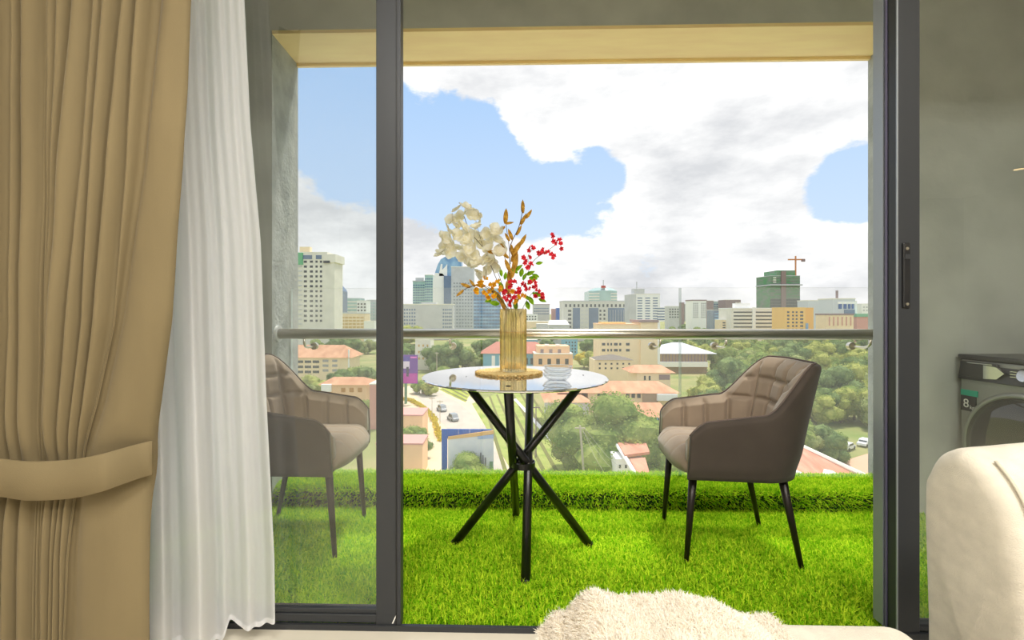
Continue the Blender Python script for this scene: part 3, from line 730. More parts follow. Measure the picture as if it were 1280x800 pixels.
# back: a side profile (Y, z) run along X with a softly rounded end
PF = [(1.02, FZ + .06), (1.02, .40), (1.02, .640), (1.012, .685), (.992, .722), (.965, .744), (.935, .752), (.905, .742), (.880, .722), (.858, .694), (.841, .660), (.829, .616), (.820, .56), (.814, .48), (.81, .36), (.81, FZ + .06)]
def cr_pts(P, k=4):
    out = []
    for i in range(len(P) - 1):
        p0, p1, p2, p3 = [Vector((*P[max(0, min(len(P) - 1, i + d))], 0)) for d in (-1, 0, 1, 2)]
        for j in range(k):
            t = j / k; q = .5 * ((2 * p1) + (p2 - p0) * t + (2 * p0 - 5 * p1 + 4 * p2 - p3) * t * t + (3 * p1 - p0 - 3 * p2 + p3) * t ** 3); out.append((q.x, q.y))
    return out + [P[-1]]
pf = cr_pts(PF); npf = len(pf); yc = .915
rings = [(.0, .030), (.003, .020), (.008, .011), (.016, .004), (.028, .001), (.045, 0)] + [(.07 + .02 * k, 0) for k in range(36)]
mb = MB()
for dx, ins in rings:
    for i, (y, z) in enumerate(pf):
        f = max(0, min(1, (z - .40) / .2)); sgn = max(-1, min(1, (y - yc) / .085))
        pl = .004 * math.sin(dx * 95 + 2 * math.sin(z * 9)) * sstep(.06, .12, dx) * (1 if y < yc else .2)
        crown_ = .018 + .018 * sstep(.0, .25, dx)
        mb.v.append((BX0 + dx + .006 * (1 - f), y - sgn * ins * .8 - pl, z - ins * f * (.1 + .9 * sstep(.52, .74, z)) + crown_ * f))
for i in range(len(rings) - 1):
    for j in range(npf):
        j2 = (j + 1) % npf; mb.f.append((i * npf + j, i * npf + j2, (i + 1) * npf + j2, (i + 1) * npf + j)); mb.mi.append(0)
prev = 0
for sc_ in (.82, .6, .35, .12):
    k0 = len(mb.v)
    for j in range(npf):
        x, y, z = mb.v[j]; f = min(1, abs(z - .4) / .3); mb.v.append((x - .006 * (1 - sc_) , yc + (y - yc) * sc_, .40 + (z - .40) * sc_))
    for j in range(npf): j2 = (j + 1) % npf; mb.f.append((prev + j, k0 + j, k0 + j2, prev + j2)); mb.mi.append(0)
    prev = k0
mb.f.append(tuple(prev + j for j in range(npf))); mb.mi.append(0)
mb.build('backrest', M_sofa, parent=sofa, smooth=True, org=S0)
sp = [(BX0 + .030, y - .0045, z + .003 + .018 * max(0, min(1, (z - .40) / .2))) for y, z in pf[29:]]
MB().tube(sp, .0026, 8).build('piping', mat('cream_piping', (186, 178, 160), .8), parent=sofa, smooth=True, org=S0)
sx1 = at(1150, 797, .86).x
seat_mb = rbox(at(712, 800, .86).x, sx1, .42, .905, FZ + .05, .469, .045, 6)
seat_mb.build('seat', M_sofa, parent=sofa, smooth=True, org=S0)
for (x, y) in ((.16, .46), (.16, .86), (1.55, .92), (BX0 + .06, .92)):
    MB().box(x - .02, x + .02, y - .02, y + .02, FZ, FZ + .065).build('foot', M_black, parent=sofa, org=S0)
MB().box(.70, BX0 + .04, .82, .90, .10, .28).build('connector', M_black, parent=sofa, org=S0)

M_fur = thin_mat('cream_faux_fur', ((236, 226, 208), (254, 250, 243)), .4, attr='tone')
M_furbase = mat('cream_fur_backing', (212, 200, 178), .9)
thr = thing('throw_blanket', (.28, .80, .45), 'crumpled cream faux fur throw lying on the sofa seat', 'blanket')
T1 = thr.location.copy()
PROF = [(676, 812), (690, 797), (700, 785), (714, 765), (728, 748), (742, 740), (752, 741), (768, 744), (790, 746), (812, 745), (835, 746), (852, 744), (872, 750), (895, 753), (915, 762), (932, 770), (945, 776), (958, 786), (972, 798), (985, 812)]
xsp = [at(a, b, .84) for a, b in PROF]
def throw_pt(u, v):
    x0 = xsp[0].x; x1 = xsp[-1].x; x = x0 + (x1 - x0) * u
    ztop = lerp_tab([(p.x, p.z) for p in xsp], x); zbase = .472
    y = .44 + .45 * v
    bump_ = mnoise.noise((x * 16, y * 13, 1.3)) * .03 + mnoise.noise((x * 34 + y * 18, y * 26, 7)) * .014
    fold = 1 - abs(mnoise.noise((x * 7 + y * 9, y * 20 - x * 10, 4.4))) * 2.2; bump_ = (bump_ * .8 + .016 * fold - .008) * (1 - .75 * sstep(.45, .75, v))
    prof_ = math.sin(math.pi * min(1, .12 + v * .80) ** .8) ** .45 if v < .98 else .2
    ridge = sstep(0, .3, v) * (1 - sstep(.93, 1.0, v)) * .75 + .25 * (1 - sstep(.95, 1, v))
    z = zbase + (ztop - zbase - .012) * ridge + bump_ * (1 - sstep(.9, 1, v))
    if ztop < zbase + .012: z = ztop + bump_ * .4 if x < .2 else zbase + .002
    return (x, y, max(z, zbase - (.12 if x < .13 else .0)))
mb = MB().grid(throw_pt, 90, 50); fb = mb.build('fur_backing', M_furbase, parent=thr, smooth=True, org=T1)
fb.modifiers.new('thickness', 'SOLIDIFY').thickness = .006
V = np.array(mb.v).reshape(90, 50, 3); n = 70000
iu = RNG.uniform(0, 88.99, n); iv = RNG.uniform(0, 48.99, n); a = iu.astype(int); b = iv.astype(int); fu = (iu - a)[:, None]; fv = (iv - b)[:, None]
Pq = V[a, b] * (1 - fu) * (1 - fv) + V[a + 1, b] * fu * (1 - fv) + V[a, b + 1] * (1 - fu) * fv + V[a + 1, b + 1] * fu * fv
Nq = np.cross(V[a + 1, b] - V[a, b], V[a, b + 1] - V[a, b]); Nq /= np.linalg.norm(Nq, axis=1, keepdims=True) + 1e-9
Nq[Nq[:, 2] < 0] *= -1; Nq[:, 0] -= .35; Nq[:, 1] -= .25; Nq /= np.linalg.norm(Nq, axis=1, keepdims=True)
fu_ = blades_mesh('fur_pile', Pq - np.array(T1), Nq, .0105, .0006, .9, M_fur); fu_.parent = thr; fu_['kind'] = 'stuff'

# ------------------------------------------------------------------ washing machine on the balcony
M_wbody = mat('silver_grey_enamel', (150, 150, 146), .35, metal=.3)
M_wdark = mat('dark_panel_plastic', (44, 46, 48), .3)
M_wdoor = mat('smoked_door_glass', (34, 36, 34), .06, spec=.8)
M_teal = mat('teal_sticker', (20, 168, 140), .4)
M_chrome = mat('satin_chrome', (214, 214, 218), .15, metal=1)
WXF = 2.285; WY0, WY1 = 1.86, 2.455
wm_ = thing('washing_machine', (WXF + .28, (WY0 + WY1) / 2, 0), 'grey front-loading washing machine with round dark door behind the right pane', 'washing machine')
WO = wm_.location.copy()
MB().box(WXF, WXF + .56, WY0, WY1, .015, .80).build('body', M_wbody, parent=wm_, org=WO, bevel=.012)
MB().box(WXF - .01, WXF + .565, WY0 - .003, WY1 + .003, .80, .822).build('top_lid', M_wdark, parent=wm_, org=WO, bevel=.006)
cp = MB().prism([Vector((WXF - .012, WY0, .70)), Vector((WXF + .05, WY0, .70)), Vector((WXF + .05, WY0, .80)), Vector((WXF + .004, WY0, .80))], (0, WY1 - WY0, 0)).build('control_panel', M_wdark, parent=wm_, org=WO, bevel=.004)
MB().box(WXF - .016, WXF, 2.26, 2.44, .715, .79).build('detergent_drawer', M_wdark, parent=wm_, org=WO, bevel=.006)
MB().box(WXF - .0175, WXF - .015, 2.28, 2.40, .782, .786).build('drawer_trim', M_chrome, parent=wm_, org=WO)
MB().prism([Vector((WXF - .0185, y, z)) for y, z in ((2.32, .715), (2.32, .78), (2.26, .775), (2.225, .75), (2.26, .72))], (.012, 0, 0)).build('drawer_grip', M_chrome, parent=wm_, org=WO)
kn = MB().tube([(WXF - .008, 2.12, .752), (WXF - .045, 2.12, .755)], [.034, .030], 28).build('knob', M_wdark, parent=wm_, org=WO)
MB().tube([(WXF - .045, 2.12, .755), (WXF - .0475, 2.12, .7555)], [.028, .026], 28).build('knob_cap', M_chrome, parent=kn, org=WO)
MB().prism([Vector((WXF - .011, y, z)) for y, z in ((2.07, .725), (2.07, .785), (1.9, .785), (1.9, .725))], (.008, 0, 0)).build('display_window', mat('bluish_display', (120, 150, 170), .1), parent=wm_, org=WO)
for k in range(3): MB().box(WXF - .0135, WXF - .008, 2.165, 2.205, .738 + k * .012, .741 + k * .012).build('indicator_bar', M_chrome, parent=wm_, org=WO)
DC = (2.150, .405)
def xlathe(prof, n=64):
    mb = MB()
    for r, x in prof:
        for j in range(n): q = 2 * math.pi * j / n; mb.v.append((WXF + x, DC[0] + r * math.cos(q), DC[1] + r * math.sin(q)))
    m = len(prof)
    for i in range(m - 1):
        for j in range(n): mb.f.append((i * n + j, i * n + (j + 1) % n, (i + 1) * n + (j + 1) % n, (i + 1) * n + j)); mb.mi.append(0)
    mb.f.append(tuple((m - 1) * n + j for j in range(n))); mb.mi.append(0); mb.f.append(tuple(reversed(range(n)))); mb.mi.append(0); return mb
dd_ = xlathe([(.268, .001), (.268, -.02), (.258, -.028), (.246, -.026), (.244, -.02)]).build('door_ring', M_wbody, parent=wm_, smooth=False, org=WO)
for f in dd_.data.polygons: f.use_smooth = len(f.vertices) == 4
xlathe([(.244, -.01), (.243, -.028), (.20, -.040), (.12, -.046), (.02, -.048)]).build('door_glass', M_wdoor, parent=dd_, smooth=True, org=WO)
stk = MB()
for i in range(25):
    y = 1.95 + i * .0165; 
    zt_ = .250 + .03 * math.cos((y - 2.15) / .2 * 1.2); zb = zt_ - .06
    for z in (zt_, zb):
        r = math.hypot(y - DC[0], z - DC[1]); xx = lerp_tab([(0, -.048), (.12, -.046), (.2, -.040), (.243, -.028), (.3, -.02)], r); stk.v.append((WXF + xx - .0025, y, z))
for i in range(24): stk.f.append((2 * i, 2 * i + 1, 2 * i + 3, 2 * i + 2)); stk.mi.append(0)
stk.build('teal_band_sticker', M_teal, parent=wm_, org=WO)
MB().box(WXF - .004, WXF, 2.362, 2.446, .62, .648).build('energy_sticker_top', M_teal, parent=wm_, org=WO)
ed = MB().box(WXF - .004, WXF, 2.37, 2.445, .545, .62).build('energy_sticker', mat('dark_navy_sticker', (26, 32, 44), .4), parent=wm_, org=WO)
def text(body, size, loc, rot, m, parent, name='lettering', ext=.0005):
    c = bpy.data.curves.new(name, 'FONT'); c.body = body; c.size = size; c.extrude = ext; c.align_x = 'CENTER'; c.align_y = 'CENTER'; c.materials.append(m)
    q = bpy.data.objects.new(name, c); me = bpy.data.meshes.new_from_object(q); bpy.data.objects.remove(q)
    o = bpy.data.objects.new(name, me); COL.objects.link(o); o.parent = parent; o.location = loc; o.rotation_euler = rot; return o
text('8', .06, Vector((WXF - .0045, 2.418, .580)) - WO, (R(90), 0, R(-90)), M_white, wm_)
text('kg', .026, Vector((WXF - .0045, 2.388, .565)) - WO, (R(90), 0, R(-90)), M_white, wm_)
for (y) in (WY0 + .06, WY1 - .06):
    for x in (WXF + .06, WXF + .5): MB().lathe([(.02, 0), (.02, .018)], 12, (x, y, 0)).build('foot', M_black, parent=wm_, org=WO)

# ------------------------------------------------------------------ ceiling downlights: the reflected pair, plus ones added at the fill lights
M_lamp = emit_mat('warm_lamp', (255, 214, 150), 6)
for i, (x, y) in enumerate(((5.86, -2.56), (6.25, -2.75), (-.5, -1.1), (.8, -1.1), (1.9, -.9), (-.2, -.1), (1.0, -.1))):
    t = thing('downlight', (x, y, 2.66), 'small round recessed warm downlight, %s in the room ceiling' % ('nearer one reflected in the right pane', 'farther one reflected in the right pane', 'added back left one', 'added back middle one', 'added back right one', 'added left one above the curtain', 'added right one above the sofa')[i], 'ceiling light', 'ceiling downlights')
    MB().lathe([(.05, -.012), (.062, -.012), (.066, 0), (.05, 0)], 28, close=True).build('trim_ring', M_white, parent=t)
    MB().lathe([(.048, -.006), (.048, -.002)], 28).build('lens', M_lamp, parent=t)
# ------------------------------------------------------------------ the city beyond the balcony
M_earth = mat('city_ground', (168, 158, 108), .95, c2=(120, 138, 66), vscale=.05, coord='Object')
struct('ground', MB().box(-3000, 3000, 40, 6000, GZ - 1, GZ), M_earth)
M_win = mat('dark_window', (62, 70, 78), .2, spec=.6)
M_winb = mat('blue_window', (56, 92, 130), .15, spec=.7)
M_conc = mat('pale_concrete', (240, 236, 224), .8, var=.05, vscale=.2)
M_grey = mat('grey_concrete', (204, 206, 208), .8, var=.06, vscale=.15)
M_cream = mat('cream_render', (250, 228, 190), .8, var=.04, vscale=.2)
M_peach = mat('peach_render', (250, 208, 166), .8, var=.05, vscale=.2)
M_tile = mat('orange_clay_tile', (198, 140, 104), .8, c2=(222, 168, 130), vscale=.5, bump=.5, bscale=3, stretch=(1, .3, 1))
M_rtile = mat('red_clay_tile', (206, 134, 110), .8, c2=(230, 170, 144), vscale=.5, bump=.5, bscale=3, stretch=(1, .3, 1))
M_brown = mat('brown_render', (150, 130, 132), .8)
M_wht = mat('bright_white_render', (252, 252, 250), .7)
M_teal_g = mat('teal_glass', (172, 204, 200), .25, spec=.6, var=.1, vscale=.15)
M_blue_g = mat('blue_glass', (106, 152, 200), .2, spec=.7, c2=(156, 196, 226), vscale=.1)
M_navy = mat('navy_glass', (104, 126, 156), .2, spec=.7, var=.1, vscale=.1)
M_net = mat('green_site_net', (104, 156, 112), .9, c2=(140, 150, 138), vscale=.12, stretch=(1, 1, 2))
M_oran = mat('orange_render', (255, 204, 120), .8, var=.04, vscale=.1)
M_roofgrey = mat('grey_metal_roof', (210, 216, 224), .5)
M_pink = mat('pink_render', (216, 160, 150), .8)
M_cyan = mat('cyan_render', (120, 180, 206), .7)
M_yel = mat('ochre_panel', (216, 180, 116), .8)
def wx(px, Y): return at(px, 400, Y).x
def wz(py, Y, px=640): return at(px, py, Y).z
def bld(name, label, p0, p1, ptop, Y, dep, m, cat='building', group=None, roof=M_conc, roof_h=.5, base=GZ):
    x0, x1, z1 = wx(p0, Y), wx(p1, Y), wz(ptop, Y, (p0 + p1) / 2)
    t = thing(name, ((x0 + x1) / 2, Y + dep / 2, base), label, cat, group); t['w'] = (x0, x1, Y, z1, dep)
    MB().box(x0, x1, Y, Y + dep, base, z1).build('wall', m, parent=t, org=t.location)
    if roof_h: MB().box(x0 - roof_h * .3, x1 + roof_h * .3, Y - roof_h * .3, Y + dep + roof_h * .3, z1, z1 + roof_h).build('roof_slab', roof, parent=t, org=t.location)
    return t
def sub(t, name, p0, p1, y0, y1, m, out=.3, dep=None, Y=None):
    Yf = t['w'][2] if Y is None else Y; x0, x1 = wx(p0, Yf), wx(p1, Yf); z1, z0 = wz(y0, Yf, (p0 + p1) / 2), wz(y1, Yf, (p0 + p1) / 2)
    return MB().box(x0, x1, Yf - out, Yf + (dep if dep is not None else .1), z0, z1).build(name, m, parent=t, org=t.location)
def wins(t, p0, p1, y0, y1, nc, nr, fw=.55, fh=.5, m=None, out=.12, name='window', single=False, skip=None):
    """a grid of real window boxes on the front face; far tiny ones joined"""
    m = m or M_win; Yf = t['w'][2]; mb = MB(); dp = (p1 - p0) / nc; dq = (y1 - y0) / nr
    for c in range(nc):
        for r in range(nr):
            if skip and skip(c, r): continue
            a, b = p0 + dp * (c + .5 - fw / 2), p0 + dp * (c + .5 + fw / 2); q0, q1 = y0 + dq * (r + .5 - fh / 2), y0 + dq * (r + .5 + fh / 2)
            x0, x1 = wx(a, Yf), wx(b, Yf); z1, z0 = wz(q0, Yf, (a + b) / 2), wz(q1, Yf, (a + b) / 2)
            if single:
                o = inst(unit(m), name, t, Vector(((x0 + x1) / 2, Yf - out / 2 + .05, (z0 + z1) / 2)) - Vector(t.location), scale=(x1 - x0, out + .1, z1 - z0))
            else: mb.box(x0, x1, Yf - out, Yf + .05, z0, z1)
    if not single and mb.v: o = mb.build(name, m, parent=t, org=t.location); o['kind'] = 'stuff'
def hip(t, p0, p1, yt, yb, m, dep, over=.6, ridge=.3, name='roof', Y=None, inset_l=None, inset_r=None):
    """hipped roof: eaves at photo row yb on the front face, ridge at yt"""
    Yf = (t['w'][2] if Y is None else Y); x0, x1 = wx(p0, Yf) - over, wx(p1, Yf) + over; z0 = wz(yb, Yf, (p0 + p1) / 2); yr = Yf + dep / 2; z1 = wz(yt, yr, (p0 + p1) / 2)
    y0, y1 = Yf - over, Yf + dep + over; rr = (x1 - x0) * ridge; rl = rr if inset_l is None else (x1 - x0) * inset_l; rq = rr if inset_r is None else (x1 - x0) * inset_r
    mb = MB().add([(x0, y0, z0), (x1, y0, z0), (x1, y1, z0), (x0, y1, z0), (x0 + rl, yr, z1), (x1 - rq, yr, z1)], [(0, 1, 5, 4), (1, 2, 5), (2, 3, 4, 5), (3, 0, 4), (3, 2, 1, 0)])
    return mb.build(name, m, parent=t, org=t.location)

# far left
t = bld('apartment_tower', 'tall pale apartment tower with rows of dark windows at the left reveal', 345, 409, 316, 350, 17, M_conc, roof_h=.6)
wins(t, 378, 393, 324, 404, 2, 13, .5, .45, single=True); wins(t, 393, 404, 324, 404, 2, 13, .5, .45, single=True); wins(t, 352, 378, 330, 408, 1, 13, .96, .25, m=M_grey, name='balcony_slab', single=True, out=.8)
sub(t, 'glazed_penthouse', 379, 390, 319, 324, M_navy); sub(t, 'glazed_penthouse', 395, 402, 319, 324, M_navy)
sub(t, 'site_net', 366, 379, 316, 331, mat('green_mesh', (110, 186, 140), .8), .9)
sub(t, 'roof_room', 373, 386, 308, 316, M_cream, -2, 6)
sub(t, 'corner_wing', 409.2, 418.2, 320, 560, M_conc, .3, 18); sub(t, 'tower_cap', 405, 420, 318, 328, M_conc, 1.2, 19); sub(t, 'window_band', 405, 413, 326, 329, M_win, 1.4, .2)
t = bld('wedge_office', 'narrow dark blue glass office with slanted top behind the pale tower', 419, 428, 364, 600, 20, M_navy, roof_h=0)
x0, x1 = wx(419, 600), wx(428, 600); MB().prism([Vector((x0, 600, wz(364, 600))), Vector((x1, 600, wz(364, 600))), Vector((x1 - 1.5, 600, wz(361, 600))), Vector((x0, 600, wz(353, 600)))], (0, 20, 0)).build('sloped_crown', M_navy, parent=t, org=t.location)
t = bld('banded_office', 'distant grey-green office with horizontal bands left of the door stile', 432, 450, 373, 720, 25, M_teal_g, roof=M_grey); wins(t, 432, 450, 375, 392, 1, 4, .98, .4, m=M_conc, name='floor_band')
t = bld('white_office', 'distant white office blocks just left of the door stile', 446, 458, 376, 700, 22, M_wht); wins(t, 446, 458, 378, 398, 3, 5)
t = bld('tall_slab', 'pale distant slab block partly behind the door stile', 458, 476, 375, 740, 22, M_grey); wins(t, 458, 476, 377, 400, 5, 6, m=M_teal_g)
t = bld('hotel_block', 'low cream block with ochre window panels above the left handrail', 419, 456, 392, 450, 18, M_cream, roof=M_roofgrey, roof_h=1); wins(t, 421, 455, 395, 411, 7, 4, .8, .5, m=M_yel)
t = bld('kiosk_block', 'small white box building by the left handrail near the stile', 455, 468, 402, 420, 10, M_wht)
# centre left
t = bld('teal_tower', 'wide teal glass tower behind the flowers at the far left', 516, 531, 352, 900, 26, M_teal_g, roof=M_grey, roof_h=2); wins(t, 516, 531, 355, 380, 5, 8, .7, .5, m=M_navy)
sub(t, 'plant_room', 519, 529, 347, 352, M_grey, -3, 10)
t = bld('green_tower', 'slim taller teal tower next to the domed glass tower', 531, 541, 344, 880, 26, M_teal_g, roof_h=1); wins(t, 531, 541, 347, 380, 4, 10, .7, .5, m=M_navy)
t = bld('domed_tower', 'curved-top blue and white glass tower behind the white blossoms', 541, 566, 386, 700, 30, M_blue_g, roof_h=0)
arcp = [(541, 386), (541, 362), (542, 350), (544, 340), (547, 331), (551, 324), (556, 321), (566, 320), (577, 322), (577, 386)]
MB().prism([at(a, b, 702) for a, b in arcp], (0, 26, 0)).build('curved_body', M_blue_g, parent=t, org=t.location)
MB().prism([at(a, b, 701) for a, b in [(541, 386), (541, 352), (544, 341), (553, 342), (556, 345), (556, 386)]], (0, .8, 0)).build('white_facade', M_wht, parent=t, org=t.location)
MB().prism([at(a, b, 701) for a, b in [(549, 341), (551, 330), (553, 330), (553, 337), (556, 334), (559, 330), (559, 345), (549, 345)]], (0, .7, 0)).build('white_cutout', M_wht, parent=t, org=t.location)
sub(t, 'dark_fin', 555, 564, 345, 385, M_navy, 2, 1)
t = bld('stone_tower', 'tall plain grey tower with faint grid behind the flowers', 564, 592, 334, 620, 24, M_grey, roof_h=1); wins(t, 566, 591, 352, 410, 7, 14, .55, .4, m=mat('pale_grey_window', (150, 156, 160), .4))
t = bld('blue_glass_office', 'blue glass office left of the vase top', 592, 626, 361, 560, 24, M_blue_g, roof_h=1); wins(t, 592, 626, 364, 411, 9, 11, .86, .5, m=M_navy)
t = bld('long_grey_office', 'long low grey office with blue windows behind the handrail left of the vase', 500, 566, 381, 500, 20, M_grey, roof_h=1); wins(t, 501, 520, 385, 411, 6, 6, .6, .5, m=M_navy); wins(t, 553, 565, 385, 411, 5, 6, .6, .5, m=M_navy)
sub(t, 'roof_room', 526, 545, 378, 381, M_grey, -2, 8)
# right of the vase
t = bld('grey_box_office', 'grey box office right of the vase mouth', 667, 687, 381, 760, 24, M_grey, roof=M_brown, roof_h=1); wins(t, 667, 686, 384, 394, 8, 3, .8, .4, m=M_navy)
bld('pink_block', 'small salmon pink block beside a bright blue one', 690, 696, 386, 720, 14, M_pink, roof_h=0)
bld('blue_block', 'small bright blue box building left of the grand grey block', 696, 704, 385, 700, 14, mat('bright_blue_cladding', (30, 96, 190), .5), roof_h=0)
t = bld('white_flats', 'low white flats just right of the vase', 656, 672, 393, 640, 14, M_wht, roof_h=.4); wins(t, 657, 671, 394, 404, 4, 3)
bld('low_shed', 'long low grey shed by the handrail right of the vase', 672, 712, 405, 470, 20, M_grey, roof_h=.3)
t = bld('pitched_shed', 'low shed with pale pitched roof by the handrail', 686, 710, 406, 440, 14, M_grey, roof_h=0); hip(t, 686, 711, 400, 406, M_conc, 14, .6, .1)
bld('low_warehouse', 'flat cream warehouse by the handrail right of the vase', 655, 688, 402, 520, 18, M_cream, roof_h=.4)
t = bld('ministry_block', 'big grey stone block with tall dark glass bays', 704, 789, 377, 480, 30, mat('stone_cladding', (216, 216, 208), .8), roof=M_grey, roof_h=1)
for a, b in ((716, 725), (736, 748), (760, 788)): sub(t, 'glass_bay', a, b, 385, 411, M_navy, .25, .1)
wins(t, 705, 788, 379, 385, 16, 1, .45, .6); wins(t, 708, 716, 386, 411, 1, 5, .5, .5); wins(t, 725, 736, 386, 411, 2, 5, .6, .3, m=M_grey); wins(t, 748, 758, 386, 411, 2, 5, .45, .5); wins(t, 761, 788, 387, 408, 8, 5, .12, .9, m=M_grey, out=.4, name='mullion')
t = bld('round_office', 'rounded glass office rising behind the big grey stone block', 736, 771, 364, 560, 30, M_teal_g, roof_h=0, roof=M_grey); wins(t, 736, 771, 365, 376, 1, 3, 1.0, .35, m=M_conc, name='floor_band', out=.6)
cxp = at(753, 376, 575); MB().lathe([(17, wz(376, 575)), (17, wz(364, 575)), (12, wz(361, 575)), (8, wz(360, 575))], 28, (cxp.x, 575, 0)).build('round_drum', M_teal_g, parent=t, org=t.location)
sub(t, 'red_sign', 752, 757, 357, 360, mat('red_sign_paint', (196, 96, 86), .6), 0, 3); sub(t, 'mast', 753.8, 754.8, 350, 357, M_grey, 0, 1)
t = bld('striped_office', 'white office with blue window stripes and a stepped right side', 793, 825, 368, 430, 22, M_wht, roof_h=.6); wins(t, 795, 824, 371, 400, 3, 9, .62, .42, m=M_navy, single=True)
sub(t, 'lower_wing', 825, 831, 384, 402, M_wht, 0, 18); wins(t, 821, 831, 384, 401, 1, 5, .95, .42, m=M_navy)
sub(t, 'stair_tower', 787, 795, 368, 411, M_grey, .5, 18); sub(t, 'roof_room', 793, 806, 361, 368, M_grey, -1, 10); sub(t, 'antenna', 796, 796.8, 352, 361, M_grey, -1, 1.6)
t = bld('grey_flats', 'small distant grey flats right of the striped white office', 836, 849, 383, 800, 20, M_grey); wins(t, 836, 849, 385, 398, 4, 4)
t = bld('twin_towers', 'slim distant brownish twin towers right of centre', 852, 855.5, 378, 900, 10, M_brown, roof_h=0); sub(t, 'second_tower', 856, 860, 380, 402, M_grey, 0, 10)
t = bld('white_grid_block', 'white block with a regular window grid above the right chair side', 865, 883, 376, 640, 22, M_wht, roof=M_brown, roof_h=1.5); wins(t, 866, 873, 378, 398, 3, 7, .5, .5); wins(t, 876, 883, 378, 398, 3, 7, .5, .5)
bld('purple_block', 'dull purple brown block beside the white grid block', 883, 892, 376, 640, 22, M_brown, roof_h=.5)
t = bld('teal_link_block', 'pale teal glass block between two brown blocks', 892, 907, 377, 668, 22, M_teal_g, roof_h=.5); wins(t, 892, 907, 379, 388, 5, 3, .7, .5, m=M_navy)
t = bld('brown_block', 'wide dark brown block behind the terraced white offices', 907, 926, 375, 640, 22, M_brown, roof_h=.5); wins(t, 919, 926, 377, 386, 3, 3, .6, .6, m=M_conc)
t = bld('low_blue_office', 'low blue glass office in front of the brown block', 892, 915, 388, 560, 18, M_navy, roof=M_grey, roof_h=1); wins(t, 893, 914, 390, 404, 1, 4, .98, .3, m=M_blue_g, name='floor_band')
t = bld('terraced_office', 'white terraced office with long dark window strips', 914, 973, 386, 420, 24, M_conc, roof=M_wht, roof_h=.8); wins(t, 916, 941, 388, 411, 1, 5, .92, .36, single=True); wins(t, 944, 972, 388, 411, 1, 5, .95, .36, single=True)
sub(t, 'end_wall', 973, 981, 386, 411, M_roofgrey, 0, 20); sub(t, 'roof_room', 921, 940, 379, 386, M_wht, -3, 8); sub(t, 'stair_pier', 940, 944, 384, 411, M_wht, .9, 1)
t = bld('low_terraces', 'low cream terraces left of the terraced white office', 901, 914, 400, 430, 12, M_cream, roof_h=.3); wins(t, 902, 914, 402, 411, 2, 3)
t = bld('netted_tower', 'unfinished tower wrapped in green netting under a crane', 963, 1000, 345, 620, 34, M_net, roof=M_grey, roof_h=.6)
sub(t, 'upper_floors', 971, 994, 338, 345, M_net, 0, 30); sub(t, 'hoist_shaft', 976, 982, 339, 386, mat('bare_concrete', (150, 132, 128), .9), 1.2, .2); sub(t, 'safety_deck', 962, 1002, 355.5, 357, M_grey, 2.5, 34); sub(t, 'lower_net_band', 963, 1000, 374, 386, mat('dark_bare_floors', (110, 112, 112), .9), .3, .2); wins(t, 963, 1000, 346, 386, 8, 11, .9, .2, m=mat('grey_slab_edge', (140, 140, 132), .9), out=.5, name='slab_edge')
wins(t, 966, 970, 346, 354, 1, 3, .9, .5, m=M_conc, out=.7)
cr = thing('tower_crane', at(994.5, 338, 640) - Vector((0, 0, wz(338, 640) - GZ)), 'thin orange tower crane above the green netted tower', 'crane')
c0 = Vector(cr.location); M_crane = mat('crane_orange', (206, 140, 96), .6)
MB().box(c0.x - .7, c0.x + .7, 639.3, 640.7, GZ, wz(321, 640)).build('mast', M_crane, parent=cr, org=c0)
MB().box(wx(985, 640), wx(1006, 640), 639.5, 640.5, wz(326.2, 640), wz(324.6, 640)).build('jib', M_crane, parent=cr, org=c0)
MB().box(wx(1002, 640), wx(1006, 640), 639, 641, wz(328, 640), wz(325, 640)).build('counterweight', M_brown, parent=cr, org=c0)
t = bld('orange_office', 'orange rendered office with three columns of dark windows', 981, 1007, 385, 380, 18, M_oran, roof_h=.5, roof=M_oran); wins(t, 983, 987.5, 388, 414, 1, 6, .62, .5, single=True); wins(t, 989, 998, 388, 414, 2, 6, .5, .5, single=True); wins(t, 999, 1005, 388, 414, 1, 6, .62, .5, single=True)
sub(t, 'side_wing', 1007, 1018, 384.5, 420, mat('deep_orange_render', (252, 192, 104), .8), -1, 16); sub(t, 'blue_banner', 1007, 1010, 404, 414, M_blue_g, .4, .2)
t = bld('slab_office', 'plain bluish grey slab office right of the orange one', 1010, 1029, 376, 560, 20, M_roofgrey, roof_h=.8); wins(t, 1011, 1024, 379, 402, 4, 8, .5, .3, m=M_grey)
bld('green_glass_block', 'green glass block between the grey slab and the blue-windowed office', 1029, 1041, 380, 590, 20, mat('green_glass', (100, 140, 126), .3), roof_h=.5)
t = bld('blue_window_office', 'pale office with bright blue window bays and a mast at the far right', 1041, 1069, 374, 480, 22, M_roofgrey, roof_h=1)
for a, b in ((1048, 1052), (1054.5, 1058), (1060, 1063), (1064.5, 1067)): sub(t, 'blue_bay', a, b, 380, 386, mat('vivid_blue_glass', (40, 92, 160), .2), .4, .1)
sub(t, 'white_frame', 1047, 1069, 377, 380, M_wht, .3, .1); sub(t, 'blue_base', 1055, 1068, 387, 404, M_navy, .4, .1); sub(t, 'white_edge', 1069, 1071, 376, 406, M_wht, .2, 10); sub(t, 'mast', 1048, 1049.6, 363, 373, M_brown, -2, 4)
t = bld('pier_block', 'low cream block with brown piers below the blue-windowed office', 1033, 1067, 394, 420, 14, M_cream, roof=M_brown, roof_h=1.4); wins(t, 1034, 1066, 396, 407, 6, 1, .22, 1, m=M_pink, name='pier', out=.4)
t = bld('white_far_block', 'small white block beside the right reveal', 1077, 1089, 380, 620, 14, M_wht, roof_h=.4); wins(t, 1078, 1089, 382, 390, 3, 2, m=M_grey)
